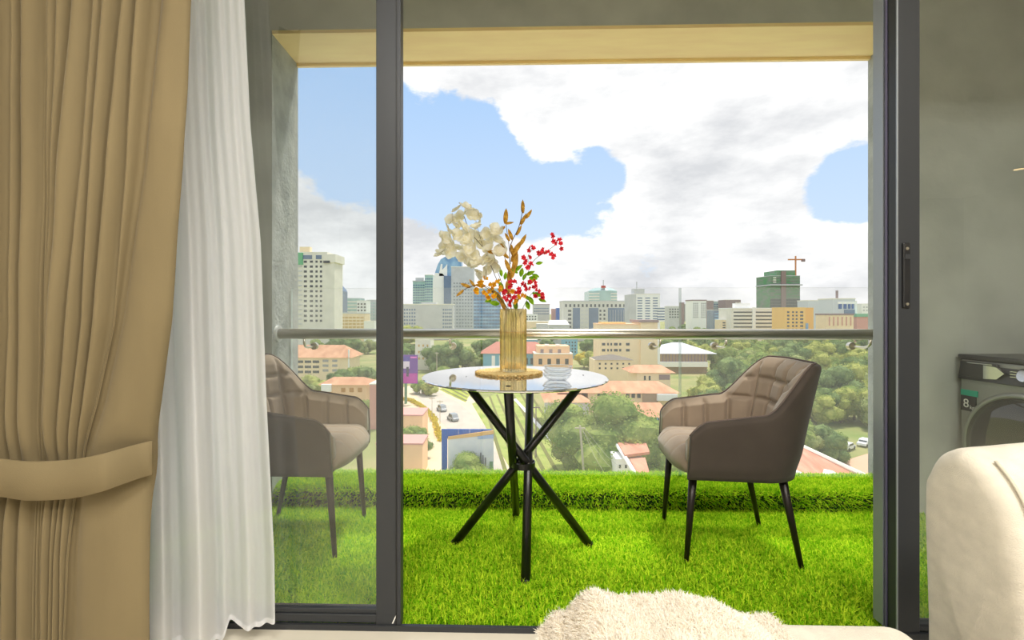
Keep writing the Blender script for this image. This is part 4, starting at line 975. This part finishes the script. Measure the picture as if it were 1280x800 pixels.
bld('green_roof_block', 'pink block with flat green roof beside the right reveal', 1071, 1092, 396, 470, 16, M_pink, roof=mat('green_roof', (120, 184, 150), .6), roof_h=3)
# near side of the rail
t = bld('school_block', 'wide cream block under an orange hipped roof at the left', 345, 437, 447, 195, 14, M_cream, roof_h=0); hip(t, 345, 438, 431, 447, M_tile, 16, .8, .18)
wins(t, 403, 411, 448, 466, 1, 3, .9, .5, single=True, m=mat('grey_pane', (168, 168, 170), .3)); wins(t, 415, 422, 448, 466, 1, 3, .9, .5, single=True, m=bpy.data.materials['grey_pane']); wins(t, 360, 400, 449, 468, 4, 3, .8, .5, single=True)
sub(t, 'downpipe', 435.5, 437, 437, 462, M_wht, .5, .1)
t = bld('orange_cottage', 'small cottage with low orange roof below the wide cream block', 402, 458, 481, 140, 9, M_peach, roof_h=0); hip(t, 400, 460, 471, 481, M_tile, 9, .5, .2); wins(t, 424, 455, 483, 492, 3, 1, .5, .6, m=mat('ochre_door', (196, 140, 70), .7), single=True)
sub(t, 'white_lean_to', 403, 415, 480, 489, M_wht, 1.0, .1)
bld('salmon_hut', 'salmon pink hut at the left of the door stile', 462, 476, 481, 118, 6, M_pink, roof_h=.3)
t = bld('white_house', 'tall plain white house beside the purple billboard', 519, 538, 425, 240, 12, M_conc, roof_h=.4); wins(t, 521, 537, 428, 452, 3, 3, .4, .35, m=M_yel)
t = bld('blue_house', 'blue walled house under a dull red roof behind the vase', 604, 668, 442, 215, 14, M_cyan, roof_h=0); hip(t, 602, 690, 427, 442, mat('dull_red_roof', (190, 122, 104), .8, var=.08, vscale=.4), 16, .6, .22); wins(t, 612, 640, 443, 459, 3, 1, .45, .8, m=M_wht, single=True); wins(t, 655, 668, 445, 458, 2, 1, .5, .6, single=True)
t = bld('peach_flats', 'peach flats with two tiers of terraces right of the vase', 668, 716, 443, 205, 12, M_peach, roof_h=.4); wins(t, 670, 714, 445, 459, 4, 1, .4, .5, single=True); sub(t, 'upper_tier', 672, 713, 433, 443, M_peach, -2, 12)
wins(t, 674, 700, 436, 443, 3, 1, .45, .7, single=True, out=-1.8) if False else None
for a in (676, 687, 698): sub(t, 'upper_window', a, a + 4, 437, 442, M_brown, -1.8, 2.1)
for a in (682, 696): sub(t, 'water_tank', a, a + 5, 431, 433, M_wht, -3, 5)
t = bld('cyan_tower', 'cyan painted block with small windows below the handrail', 704, 722, 424, 300, 10, M_cyan, roof_h=.3); wins(t, 706, 721, 426, 442, 4, 4, .4, .5)
bld('cyan_shed', 'low cyan shed below the handrail right of the vase', 656, 672, 425, 330, 8, M_cyan, roof_h=.3); 
t = bld('beige_block', 'large beige block with two rows of square windows below the handrail', 750, 800, 406, 190, 14, M_cream, roof=M_peach, roof_h=.4)
for a, b in ((752.5, 756.5), (759, 761), (763, 765), (767.5, 772), (774, 776.5), (782.5, 787)):
    wins(t, a, b, 426.5, 441.5, 1, 2, 1, .42, single=True, out=.1)
sub(t, 'end_tower', 800, 823, 401, 458, M_cream, .8, 12); sub(t, 'tower_edge', 821, 824, 403, 455, M_wht, 1.0, 1); sub(t, 'roof_parapet', 753, 783, 403, 408, M_oran, -1, 8); sub(t, 'brown_canopy', 798, 822, 400, 403, M_brown, 1.4, 13)
t = bld('gabled_hall', 'beige hall under a shallow dark pitched roof below the large beige block', 743, 790, 450, 165, 10, M_cream, roof_h=0); hip(t, 746, 790, 443, 450, mat('dark_grey_roof', (120, 112, 102), .8), 10, .5, .45); wins(t, 746, 790, 452, 463, 6, 2, .3, .4, single=True)
t = bld('brick_roof_house', 'cream house under a brick red hipped roof', 796, 838, 466, 140, 10, M_cream, roof_h=0); hip(t, 790, 842, 456, 466, M_tile, 10, .5, .2); wins(t, 803, 815, 468, 477, 2, 1, .35, .6, single=True); wins(t, 823, 838, 467, 476, 1, 1, .9, .7, m=M_brown, single=True)
t = bld('long_tiled_house', 'long building under a wide orange tile roof behind the big tree', 735, 846, 491, 118, 9, M_cream, roof_h=0); hip(t, 700, 848, 476, 491, M_tile, 12, .6, .12); wins(t, 746, 760, 491.5, 496, 1, 1, .9, .7, single=True); wins(t, 781, 802, 491.5, 498, 3, 1, .6, .8, single=True)
sub(t, 'brown_wall', 803, 822, 491, 503, mat('brown_brick', (176, 150, 126), .8), .4, .1); sub(t, 'white_porch', 820, 845, 492, 500, M_wht, 1.2, .1)
t = bld('left_wing', 'left wing with a broad orange roof seen under the table edge', 690, 736, 503, 112, 20, M_grey, roof_h=0); hip(t, 682, 738, 484, 503, M_tile, 22, .3, .3)
t = bld('veranda_house', 'orange roofed veranda house with blue posts beside the right chair', 775, 832, 521, 98, 8, M_cream, roof_h=0); hip(t, 772, 836, 503, 521, M_tile, 10, .8, .08)
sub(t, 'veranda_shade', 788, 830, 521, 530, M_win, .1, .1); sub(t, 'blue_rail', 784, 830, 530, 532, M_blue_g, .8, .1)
for a in (789, 804, 819): sub(t, 'blue_post', a, a + 2, 521, 545, M_blue_g, .9, .1)
t = bld('small_red_roof_house', 'small white house with a salmon red roof just above the turf ledge', 770, 806, 574, 72, 7, M_wht, roof_h=0)
zA = wz(566, 72, 790)
MB().add([at(768, 549, 80), at(803, 544, 82), at(812, 568, 72.5), at(781, 572, 71)], [(0, 1, 2, 3)]).build('upper_roof', M_rtile, parent=t, org=t.location).modifiers.new('t', 'SOLIDIFY').thickness = .4
MB().add([at(787, 577, 70), at(806, 575, 71), at(812, 596, 64), at(798, 598, 62)], [(0, 1, 2, 3)]).build('lower_roof', M_rtile, parent=t, org=t.location).modifiers.new('t', 'SOLIDIFY').thickness = .4
MB().tube([at(767, 550, 79.5), at(803, 543.5, 82)], .35, 6).build('ridge_cap', M_wht, parent=t, org=t.location); MB().tube([at(767, 550, 79.5), at(783, 574, 70.5), at(799, 600, 61.5)], .3, 6).build('gable_edge', M_wht, parent=t, org=t.location)
wins(t, 771, 786, 578, 598, 2, 2, .3, .4, single=True)
t = bld('barn_hall', 'barn-like hall with white gabled roof and slatted brown walls below the handrail', 826, 884, 441, 230, 20, mat('brown_slats', (176, 150, 122), .8, var=.12, vscale=3, stretch=(4, 1, .1)), roof_h=0)
hip(t, 820, 893, 428, 442, M_roofgrey, 22, 1, .42); sub(t, 'lower_roof', 820, 882, 452, 458, M_wht, 2.5, .1)
for k in range(14): sub(t, 'slat', 828 + k * 4, 829 + k * 4, 442, 452, M_brown, .3, .1)
t = bld('red_roof_villa', 'near villa with a broad salmon tile roof right of the right chair', 975, 1078, 606, 64, 10, M_wht, roof_h=0)
MB().add([at(962, 545, 78), at(992, 553, 77), at(1092, 601, 66), at(1092, 640, 62), at(1000, 612, 62), at(960, 575, 66)], [(0, 1, 2, 3, 4, 5)]).build('tile_roof', M_rtile, parent=t, org=t.location).modifiers.new('t', 'SOLIDIFY').thickness = .5
MB().tube([at(985, 549.5, 77.5), at(994, 554, 77), at(1092, 600, 66)], .36, 6).build('verge_edge', M_conc, parent=t, org=t.location); MB().tube([at(985, 588, 66), at(1008, 600, 64)], .6, 6).build('gutter', M_wht, parent=t, org=t.location)
t = bld('peach_shop', 'flat-roofed peach building at the lower left behind the stile', 480, 528, 520, 108, 8, M_peach, roof=M_pink, roof_h=.3); t = bld('peach_garage', 'lower flat-roofed peach building nearest the turf at the left', 470, 528, 556, 84, 6, M_peach, roof=M_pink, roof_h=.3)
t = bld('long_white_shed', 'thin pale roofed shed among the trees near the parked cars', 1008, 1044, 545, 116, 4, M_brown, roof=M_wht, roof_h=.5)

# roads, plots and hedge
M_road = mat('pale_road', (226, 204, 172), .9, var=.06, vscale=.2)
M_asph = mat('asphalt', (196, 186, 172), .9, var=.05, vscale=.3)
def flat(name, pts, m, h=.06, label=None, cat=None, kind='structure'):
    P = [ground(a, b) for a, b in pts]; o = MB().prism(P, (0, 0, h)).build(name, m)
    o['kind'] = kind
    if label: tag(o, label, cat)
    return o
flat('road_pavement', [(495, 610), (495, 486), (540, 476), (580, 488), (612, 520), (650, 610)], M_road, .05)
flat('road', [(512, 485), (534, 481), (575, 505), (606, 532), (640, 610), (600, 610), (568, 545), (545, 522)], M_asph, .09)
flat('lawn_field', [(590, 505), (640, 484), (690, 520), (745, 610), (652, 610)], mat('dry_green_field', (172, 176, 96), .95, c2=(140, 160, 70), vscale=.25), .10)
for k in range(7):
    a = 600 + k * 9; flat('field_furrow', [(a + 2, 498 - k * 2), (a + 4, 497 - k * 2), (a + 40 + k * 8, 606), (a + 34 + k * 8, 606)], mat('dark_soil', (116, 116, 60), .95) if k == 0 else bpy.data.materials['dark_soil'], .14)
flat('lawn_median', [(549, 487), (566, 480), (588, 492), (582, 503)], mat('bright_lawn', (178, 184, 70), .95, c2=(150, 164, 60), vscale=.4), .14)
for k in range(3): flat('lawn_strip', [(552 + k * 7, 487 - k * 2), (553.5 + k * 7, 486.5 - k * 2), (584 - k * -1, 501 - k * 4), (582 - k * -1, 502 - k * 4)], bpy.data.materials['dark_soil'], .18)
flat('kerb_line', [(642, 500), (645, 499), (741, 604), (733, 604)], M_wht, .25)
flat('yard_pavement', [(690, 520), (720, 515), (800, 560), (800, 610), (745, 610)], mat('bare_yard', (214, 190, 156), .95, c2=(176, 164, 112), vscale=.2), .08)
flat('car_park_pavement', [(1050, 578), (1110, 560), (1110, 610), (1070, 600)], mat('red_earth', (222, 178, 150), .95), .1)

# ------------------------------------------------------------------ trees: four crowns, copied
def crown(seed, hue0, hue1, tall=1.0, n_leaf=5200, sz=1.0):
    rng = np.random.default_rng(seed); rnd = random.Random(seed)
    mb = MB(); lobes = []
    for k in range(13):
        q = rnd.uniform(0, 6.28); r = rnd.uniform(.05, .62); z = rnd.uniform(.32, .86) * tall; s = rnd.uniform(.22, .36) * (1.15 - .45 * r)
        lobes.append((r * math.cos(q) * .8, r * math.sin(q) * .8, z - .25 * r, s))
    P = []; Nn = []
    for (x, y, z, s) in lobes:
        d = rng.normal(size=(n_leaf // 13, 3)); d /= np.linalg.norm(d, axis=1, keepdims=True); rr = s * rng.uniform(.72, 1.06, (len(d), 1))
        P.append(np.array([[x, y, z]]) + d * rr * np.array([[1, 1, .8]])); Nn.append(d)
    P = np.concatenate(P); Nn = np.concatenate(Nn) + rng.normal(scale=.5, size=P.shape); Nn /= np.linalg.norm(Nn, axis=1, keepdims=True)
    n = len(P); ref = rng.normal(size=(n, 3)); A = np.cross(Nn, ref); A /= np.linalg.norm(A, axis=1, keepdims=True); B = np.cross(Nn, A)
    w_ = rng.uniform(.016, .032, (n, 1)) * sz ; V = np.stack([P - A * w_, P + B * w_ * .6, P + A * w_, P - B * w_ * .6], 1)
    core = MB()
    for (x, y, z, s) in lobes:
        bm = bmesh.new(); bmesh.ops.create_icosphere(bm, subdivisions=2, radius=s * .86); k0 = len(core.v)
        for v in bm.verts:
            nn = 1 + .3 * mnoise.noise((v.co + Vector((x * 9, y * 9, seed))) * 6); core.v.append((x + v.co.x * nn, y + v.co.y * nn, z + v.co.z * .8 * nn))
        for f in bm.faces: core.f.append(tuple(k0 + v.index for v in f.verts))
        bm.free()
    verts = np.concatenate([V.reshape(-1, 3), np.array(core.v)])
    faces = [(4 * i, 4 * i + 1, 4 * i + 2, 4 * i + 3) for i in range(n)] + [tuple(4 * n + q for q in f) for f in core.f]
    me = bpy.data.meshes.new('crown'); me.from_pydata(verts.tolist(), [], faces)
    me.materials.append(thin_mat('foliage_%d' % seed, (hue0, hue1), .3, vscale=5)); return me
CROWNS = {'dark': crown(1, (88, 118, 66), (142, 164, 100)), 'mid': crown(2, (116, 144, 72), (176, 188, 110)), 'light': crown(3, (150, 164, 82), (206, 208, 120)), 'yellow': crown(4, (176, 160, 50), (226, 206, 84)), 'dark_b': crown(5, (98, 124, 78), (152, 172, 110), 1.1), 'near': crown(8, (112, 142, 70), (184, 196, 112), 1.0, 16000, .6), 'mid_b': crown(6, (132, 148, 88), (182, 188, 124), .9)}
_t = MB().tube([(0, 0, 0), (.02, 0, .3), (-.01, .02, .6)], [.035, .025, .015], 7).build('trunk', mat('bark', (110, 92, 72), .9)); TRUNK = _t.data; bpy.data.objects.remove(_t)
ntree = 0
def tree(px, Y, h, kind, label, group, wide=1.0, name='broadleaf_tree'):
    global ntree; ntree += 1
    p = Vector((wx(px, Y), Y, GZ)); t = thing(name, p, label, 'tree', group); t.rotation_euler = (0, 0, random.uniform(0, 6.28)); 
    for me, nm in ((CROWNS[kind], 'crown'), (TRUNK, 'trunk')):
        inst(me, nm, t, (0, 0, 0), scale=(h * wide, h * wide, h) if nm == 'crown' else h)
    return t
GW = 'trees of the woodland'; LW = 'leafy green tree standing in the dense woodland seen through the glass beyond the right chair'
placed = []; wood = []; FOOT = [o['w'] for o in COL.objects if 'w' in o]
ORD = 'first second third fourth fifth sixth seventh eighth ninth tenth eleventh twelfth thirteenth fourteenth'.split()
TONE = {'dark': 'dark green', 'dark_b': 'deep green', 'mid': 'mid green', 'mid_b': 'dull olive', 'light': 'pale yellowish green', 'yellow': 'yellow'}
def name_rows(lst, per, text_):
    lst.sort(key=lambda q: q[0])
    for r in range(0, len(lst), per):
        for c, q in enumerate(sorted(lst[r:r + per], key=lambda q: q[1])): q[3]['label'] = text_ % (TONE[q[2]], ORD[c], ORD[r // per])
for k in range(2500):
    if len(placed) > 120: break
    px = random.uniform(826, 1112); Y = 100 * (4.6 ** random.uniform(0.06, 1)); x = wx(px, Y)
    pyb = CY + F * (EYE - GZ) / Y
    if px < 900 and 200 < Y < 275: continue
    if px < 850 and Y < 150: continue
    if px < 895 and Y < 232 and Y > 160 and px < 880: continue
    if px > 1044 and 84 < Y < 125: continue
    if px < 1046 and px > 1005 and 108 < Y < 124: continue
    h = random.uniform(8.5, 14) * (1 if Y > 130 else .75)
    if Y < 240 and px < 895 and (CY + F * (EYE - GZ - h) / Y) < 455: continue
    if any(f[0] - h * .6 < x < f[1] + h * .6 and f[2] - h * .6 < Y < f[2] + f[4] + h * .6 for f in FOOT): continue
    if any((x - a) ** 2 + (Y - b) ** 2 < (6.0 + Y * .012) ** 2 for a, b in placed): continue
    k_ = random.choice(['dark', 'mid', 'mid', 'light', 'dark_b', 'mid_b', 'light']); placed.append((x, Y)); wood.append((Y, x / Y, k_, tree(px, Y, h, k_, LW, GW, random.uniform(.72, .95))))
for px, Y, h, k_ in ((1003, 98, 7.5, 'mid'), (1018, 96, 6.5, 'mid_b'), (1034, 95, 6.2, 'dark_b'), (1047, 97, 5.5, 'mid'), (1052, 128, 9, 'light'), (1068, 131, 10, 'mid'), (1084, 126, 9, 'light'), (1100, 122, 9.5, 'mid_b'), (1012, 128, 9, 'mid'), (1030, 130, 9, 'dark'), (985, 108, 9, 'mid')):
    wood.append((Y, wx(px, Y) / Y, k_, tree(px, Y, h, k_, LW, GW, .85)))
name_rows(wood, 12, '%s woodland tree right of centre, %s from left in the %s row back')
tree(748, 84, 15.0, 'near', 'big leafy tree standing right of the table between the orange roofs', None, 1.15)
tree(728, 88, 9, 'mid_b', 'smaller pale green tree at the left foot of the big leafy tree', None, 1.0)
tree(826, 80, 11, 'near', 'pale green tree directly behind the front of the right chair seat', None, .95)
tree(836, 92, 9, 'mid_b', 'soft green tree behind the right chair legs', None, 1.1)
tree(785, 142, 6.5, 'dark', 'dark conical tree in front of the cream house with brick red roof', None, .8)
tree(794, 140, 5, 'dark_b', 'small dark bush-like tree right of the conical one', None, 1.2)
for i, (px, Y, h, k, l) in enumerate([(730, 250, 8.5, 'yellow', 'yellow-green tree left of the large beige block'), (740, 245, 9, 'light', 'tree touching the left wall of the large beige block'), (722, 180, 6, 'yellow', 'golden yellow bush behind the peach flats'), (738, 175, 6.5, 'yellow', 'golden yellow tree beside the gabled beige hall'),
        (545, 235, 13, 'dark', 'dark tree left in the clump behind the table edge'), (562, 225, 14, 'dark_b', 'tallest dark tree of the clump left of the vase'), (578, 228, 13, 'mid', 'mid green tree of the clump left of the vase'), (592, 232, 9, 'mid_b', 'dull green tree at the right of the clump left of the vase'), (554, 190, 8, 'mid', 'round green tree in front of the dark clump left of the vase'),
        (508, 250, 13, 'dark', 'dark tree just above the purple billboard'), (508, 420, 17, 'light', 'yellow-green tree above the handrail right of the stile'), (524, 430, 16, 'light', 'yellow-green tree before the long grey office'), (524, 170, 5, 'mid', 'low green bush behind the purple billboard post'), (536, 165, 5, 'light', 'low green bush left under the table edge'),
        (427, 168, 9, 'dark', 'dark tree in front of the wide cream block'), (447, 172, 10, 'mid', 'round green tree left of the door stile'), (462, 165, 9, 'dark_b', 'dark green tree touching the door stile'), (415, 150, 5, 'mid', 'green bush behind the orange cottage'), (390, 158, 8, 'light', 'pale tree before the wide cream block by the left chair'), (372, 150, 8, 'mid_b', 'pale tree beside the left reveal'), (455, 132, 5, 'mid', 'leafy tree in front of the orange cottage'), (470, 150, 8, 'yellow', 'yellowish tree hidden partly by the door stile'),
        (420, 320, 12, 'dark_b', 'dark tree behind the orange hipped roof'), (440, 310, 13, 'dark', 'darkest tree below the left handrail'), (460, 330, 11, 'mid_b', 'dull tree below the left handrail near the stile'), (395, 330, 11, 'mid', 'green tree below the left handrail bracket'), (385, 400, 15, 'light', 'yellow-green trees at the foot of the tall apartment tower'), (410, 400, 15, 'light', 'yellow-green trees right at the tower foot'),
        (583, 74, 7.6, 'near', 'round green tree in front of the blue hoarding'), (514, 100, 5.5, 'mid', 'green tree between the two peach buildings'), (523, 96, 4.5, 'dark_b', 'darker bush beside the peach buildings'), (536, 72, 3.5, 'mid_b', 'faint low bush left of the blue hoarding'),
        (644, 330, 10, 'dark', 'dark tree behind the vase'), (684, 320, 10, 'dark_b', 'dark tree behind the peach flats'), (735, 330, 11, 'dark', 'dark tree between the cyan block and the beige block'), (612, 300, 12, 'dark_b', 'dark tree above the blue house roof'), (600, 310, 11, 'dark', 'dark tree left above the blue house roof')]):
    tree(px, Y, h, k, l, None, 1.0)
GF = 'far trees between the city blocks'; LF = 'small dark tree among the far city blocks just above the handrail'
far = []; FOOT = [o['w'] for o in COL.objects if 'w' in o]
for k in range(400):
    if len(far) >= 40: break
    px = random.choice([random.uniform(655, 705), random.uniform(825, 905), random.uniform(1015, 1085), random.uniform(826, 1085), random.uniform(420, 470)]); Y = random.uniform(405, 700); x = wx(px, Y); h = random.uniform(9, 14)
    if any(f[0] - h * .75 < x < f[1] + h * .75 and f[2] - h * .75 < Y < f[2] + f[4] + h * .75 for f in FOOT): continue
    if any(math.hypot(x - q[4], Y - q[0]) < 16 for q in far): continue
    k_ = random.choice(['dark', 'dark_b', 'mid']); far.append((Y, x / Y, k_, tree(px, Y, h, k_, LF, GF, .85), x))
name_rows(far, 10, '%s far city tree, %s from left in the %s row back')
# yellow hedge along the road
hp = [ground(a, b) for a, b in ((503, 500), (514, 502), (526, 509), (538, 519), (544, 530), (547, 540), (551, 552))]
hg = []
for a, b in zip(hp, hp[1:]):
    m_ = max(2, int((b - a).length / .12))
    for k in range(m_ * 5): p = a.lerp(b, random.random()); hg.append((p.x + random.gauss(0, .35), p.y + random.gauss(0, .35), GZ + random.uniform(0, .9)))
hg = np.array(hg); nh = RNG.normal(size=hg.shape); nh[:, 2] = np.abs(nh[:, 2]) + .3; nh /= np.linalg.norm(nh, axis=1, keepdims=True)
h_ = blades_mesh('hedge_foliage', hg, nh, .55, .16, .5, thin_mat('yellow_hedge', ((196, 180, 40), (232, 214, 74)), .3, attr='tone')); tag(h_, 'yellow flowering hedge curving along the side road', 'hedge', kind='stuff')

# billboards
pb = thing('billboard', ground(510, 505), 'purple and magenta billboard on a green post right of the door stile', 'billboard'); Yb = pb.location.y; p0 = Vector(pb.location)
xb0, xb1, zb0, zb1 = wx(495, Yb), wx(522, Yb), wz(480, Yb), wz(444, Yb)
MB().box(xb0, xb1, Yb, Yb + .5, zb0, zb1).build('panel', mat('purple_print', (112, 64, 160), .5), parent=pb, org=p0)
def bb(n, a, b, c, d, m, o=.06): return MB().box(wx(a, Yb), wx(b, Yb), Yb - o, Yb, wz(d, Yb), wz(c, Yb)).build(n, m, parent=pb, org=p0)
bb('magenta_area', 496, 521.5, 467, 479.5, mat('magenta_print', (186, 62, 172), .5)); bb('white_text_block', 503, 512, 452, 461, mat('pale_lilac_print', (222, 214, 234), .5)); bb('pink_line', 513, 521, 446, 448, mat('pink_print', (226, 120, 206), .5), .08); bb('dark_figure', 508, 511, 459, 471, mat('dark_print', (70, 60, 90), .5), .1); bb('blue_area', 496, 512, 446, 452, mat('indigo_print', (84, 70, 166), .5), .05)
MB().tube([(wx(507, Yb), Yb + .25, GZ), (wx(507, Yb), Yb + .25, zb0)], .45, 10).build('post', mat('green_post', (110, 150, 120), .6), parent=pb, org=p0)
for a in (503, 511, 519): MB().tube([(wx(a, Yb), Yb + .2, zb1), (wx(a, Yb), Yb - .4, zb1 + .5)], .07, 5).build('lamp_arm', M_grey, parent=pb, org=p0)
Yh = 78; hb = thing('hoarding', (wx(585, Yh), Yh, GZ), 'large blue hoarding with a pale sky picture just above the turf ledge', 'billboard'); p0 = Vector(hb.location)
M_hb = mat('royal_blue_panel', (28, 92, 186), .5)
MB().box(wx(552, Yh), wx(559, Yh), Yh, Yh + .3, wz(620, Yh), wz(537, Yh)).build('blue_side_panel', M_hb, parent=hb, org=p0)
for k in range(4): MB().prism([Vector((wx(559.2 + k * 14, Yh), Yh, wz(549, Yh))), Vector((wx(572.8 + k * 14, Yh), Yh, wz(549, Yh))), Vector((wx(572.8 + k * 14, Yh), Yh, wz(537, Yh))), Vector((wx(559.2 + k * 14, Yh), Yh, wz(537, Yh)))], (0, .3, 0)).build('blue_panel', M_hb, parent=hb, org=p0)
MB().prism([at(a, b, Yh - .3) for a, b in ((560, 620), (560, 549), (617, 541), (617, 620))], (0, .2, 0)).build('picture', mat('sky_picture', (206, 210, 226), .5, c2=(240, 240, 244), vscale=.25), parent=hb, org=p0)
MB().prism([at(a, b, Yh - .4) for a, b in ((560, 549.5), (560, 546), (617, 538), (617, 543))], (0, .3, 0)).build('orange_top_band', mat('orange_band', (234, 186, 120), .5), parent=hb, org=p0)
MB().prism([at(a, b, Yh - .4) for a, b in ((597, 549), (597, 545.5), (617, 542.5), (617, 548))], (0, .12, 0)).build('blue_picture_area', mat('soft_blue_print', (170, 190, 226), .5), parent=hb, org=p0)
for a, b in ((600, 566), (603, 569), (606, 572)): MB().prism([at(a, 620, Yh - .4), at(a + 1.6, 620, Yh - .4), at(a + 1.6, b, Yh - .4), at(a, b, Yh - .4)], (0, .12, 0)).build('printed_tower', mat('dusky_print', (124, 118, 134), .5), parent=hb, org=p0)
MB().prism([at(a, b, Yh - .4) for a, b in ((612, 620), (616, 620), (616, 577), (612, 577))], (0, .12, 0)).build('printed_tree', mat('green_print', (110, 150, 120), .5), parent=hb, org=p0)
for a in (563, 590, 612): MB().tube([(wx(a, Yh), Yh + .5, GZ), (wx(a, Yh), Yh + .5, wz(540, Yh))], .15, 6).build('post', M_grey, parent=hb, org=p0)

# cars, poles, wires
def car(px, py, Y, label, m, rz=0, L_=4.2, name='car', cat='car', hgt=1.5):
    p = Vector((wx(px, Y), Y, GZ + .1)); t = thing(name, p, label, cat, 'vehicles outside' if False else None, rz); h = L_ / 2
    mb = MB(); pr = [(-h, .3), (-h, .8), (-h * .85, .95), (-h * .55, hgt), (h * .3, hgt), (h * .55, .95), (h * .95, .8), (h, .3)]
    mb.prism([Vector((x, -.85, z)) for x, z in pr], (0, 1.7, 0)); mb.build('body', m, parent=t, bevel=.06)
    for s in (-1, 1): MB().prism([Vector((x, .86 * s - .02, z)) for x, z in ((-h * .72, .98), (-h * .52, hgt - .12), (h * .26, hgt - .12), (h * .45, .98))], (0, .04, 0)).build('side_window', M_win, parent=t)
    MB().add([(h * .33, -.7, hgt - .1), (h * .33, .7, hgt - .1), (h * .56, .75, .99), (h * .56, -.75, .99)], [(0, 1, 2, 3)]).build('windscreen', M_win, parent=t)
    for x in (-h * .6, h * .62):
        for s in (-1, 1): MB().tube([(x, .78 * s, .33), (x, .9 * s, .33)], .33, 14).build('wheel', M_black, parent=t)
    return t
M_carw = mat('white_car_paint', (236, 238, 238), .25); M_carg = mat('silver_car_paint', (160, 166, 170), .25); M_carr = mat('red_car_paint', (176, 70, 66), .3)
car(1059, 567, 103, 'white car parked beside the trees left of the other parked white car', M_carw, R(35)); car(1081, 562, 106, 'white car parked half hidden by the right reveal', M_carw, R(215))
car(533, 492, 168, 'small red vehicle on the road beside the purple billboard', M_carr, R(130), 3.4); car(552, 511, 140, 'silver van driving on the pale road, upper of two', M_carg, R(120), 4.2, hgt=1.9, name='van', cat='van'); car(566, 522, 128, 'silver van on the pale road, nearest to the blue hoarding', M_carg, R(120), 4.4, hgt=1.9, name='van', cat='van')
car(716, 566, 98, 'dark grey car parked under the big leafy tree', M_grey, R(80), 3.8)
M_pole = mat('weathered_pole', (190, 184, 160), .8)
def pole(px, pt, Y, label, r=.14, m=M_pole, lean=0):
    p = Vector((wx(px, Y), Y, GZ)); t = thing('utility_pole', p, label, 'pole'); zt_ = wz(pt, Y, px)
    MB().tube([(p.x + lean, Y, GZ), (p.x, Y, zt_)], [r * 1.4, r], 8).build('shaft', m, parent=t, org=p)
    MB().box(p.x - .8, p.x + .8, Y - .08, Y + .08, zt_ - .5, zt_ - .3).build('crossarm', m, parent=t, org=p); return Vector((p.x, Y, zt_ - .3))
q1 = pole(725, 532, 76, 'pale concrete utility pole with wires in front of the big tree', .16, lean=.9)
q2 = pole(760, 494, 92, 'thin pole inside the big tree right of the wired one', .06); pole(546, 440, 175, 'slim pale pole at the left tip of the table', .12); pole(540, 496, 128, 'thin lamp post left on the pale road', .06); pole(550, 500, 124, 'thin lamp post right on the pale road', .06); pole(670, 507, 96, 'rust brown post beside the kerb line under the table', .09, M_brown)
for k, (a, b) in enumerate(((790, 615), (768, 612), (800, 606))):
    e = at(a, b, 60); MB().tube([q1 + Vector((.3 * k, 0, 0)), q1.lerp(e, .5) - Vector((0, 0, .4)), e], .018, 4).build('overhead_wire', M_pole).update_from_editmode()
    o = [o for o in COL.objects if o.name.startswith('overhead_wire')][-1]; tag(o, 'thin overhead wire running down right from the concrete utility pole, the %s one' % ('middle', 'lowest', 'uppermost')[k], 'wire', 'overhead wires')
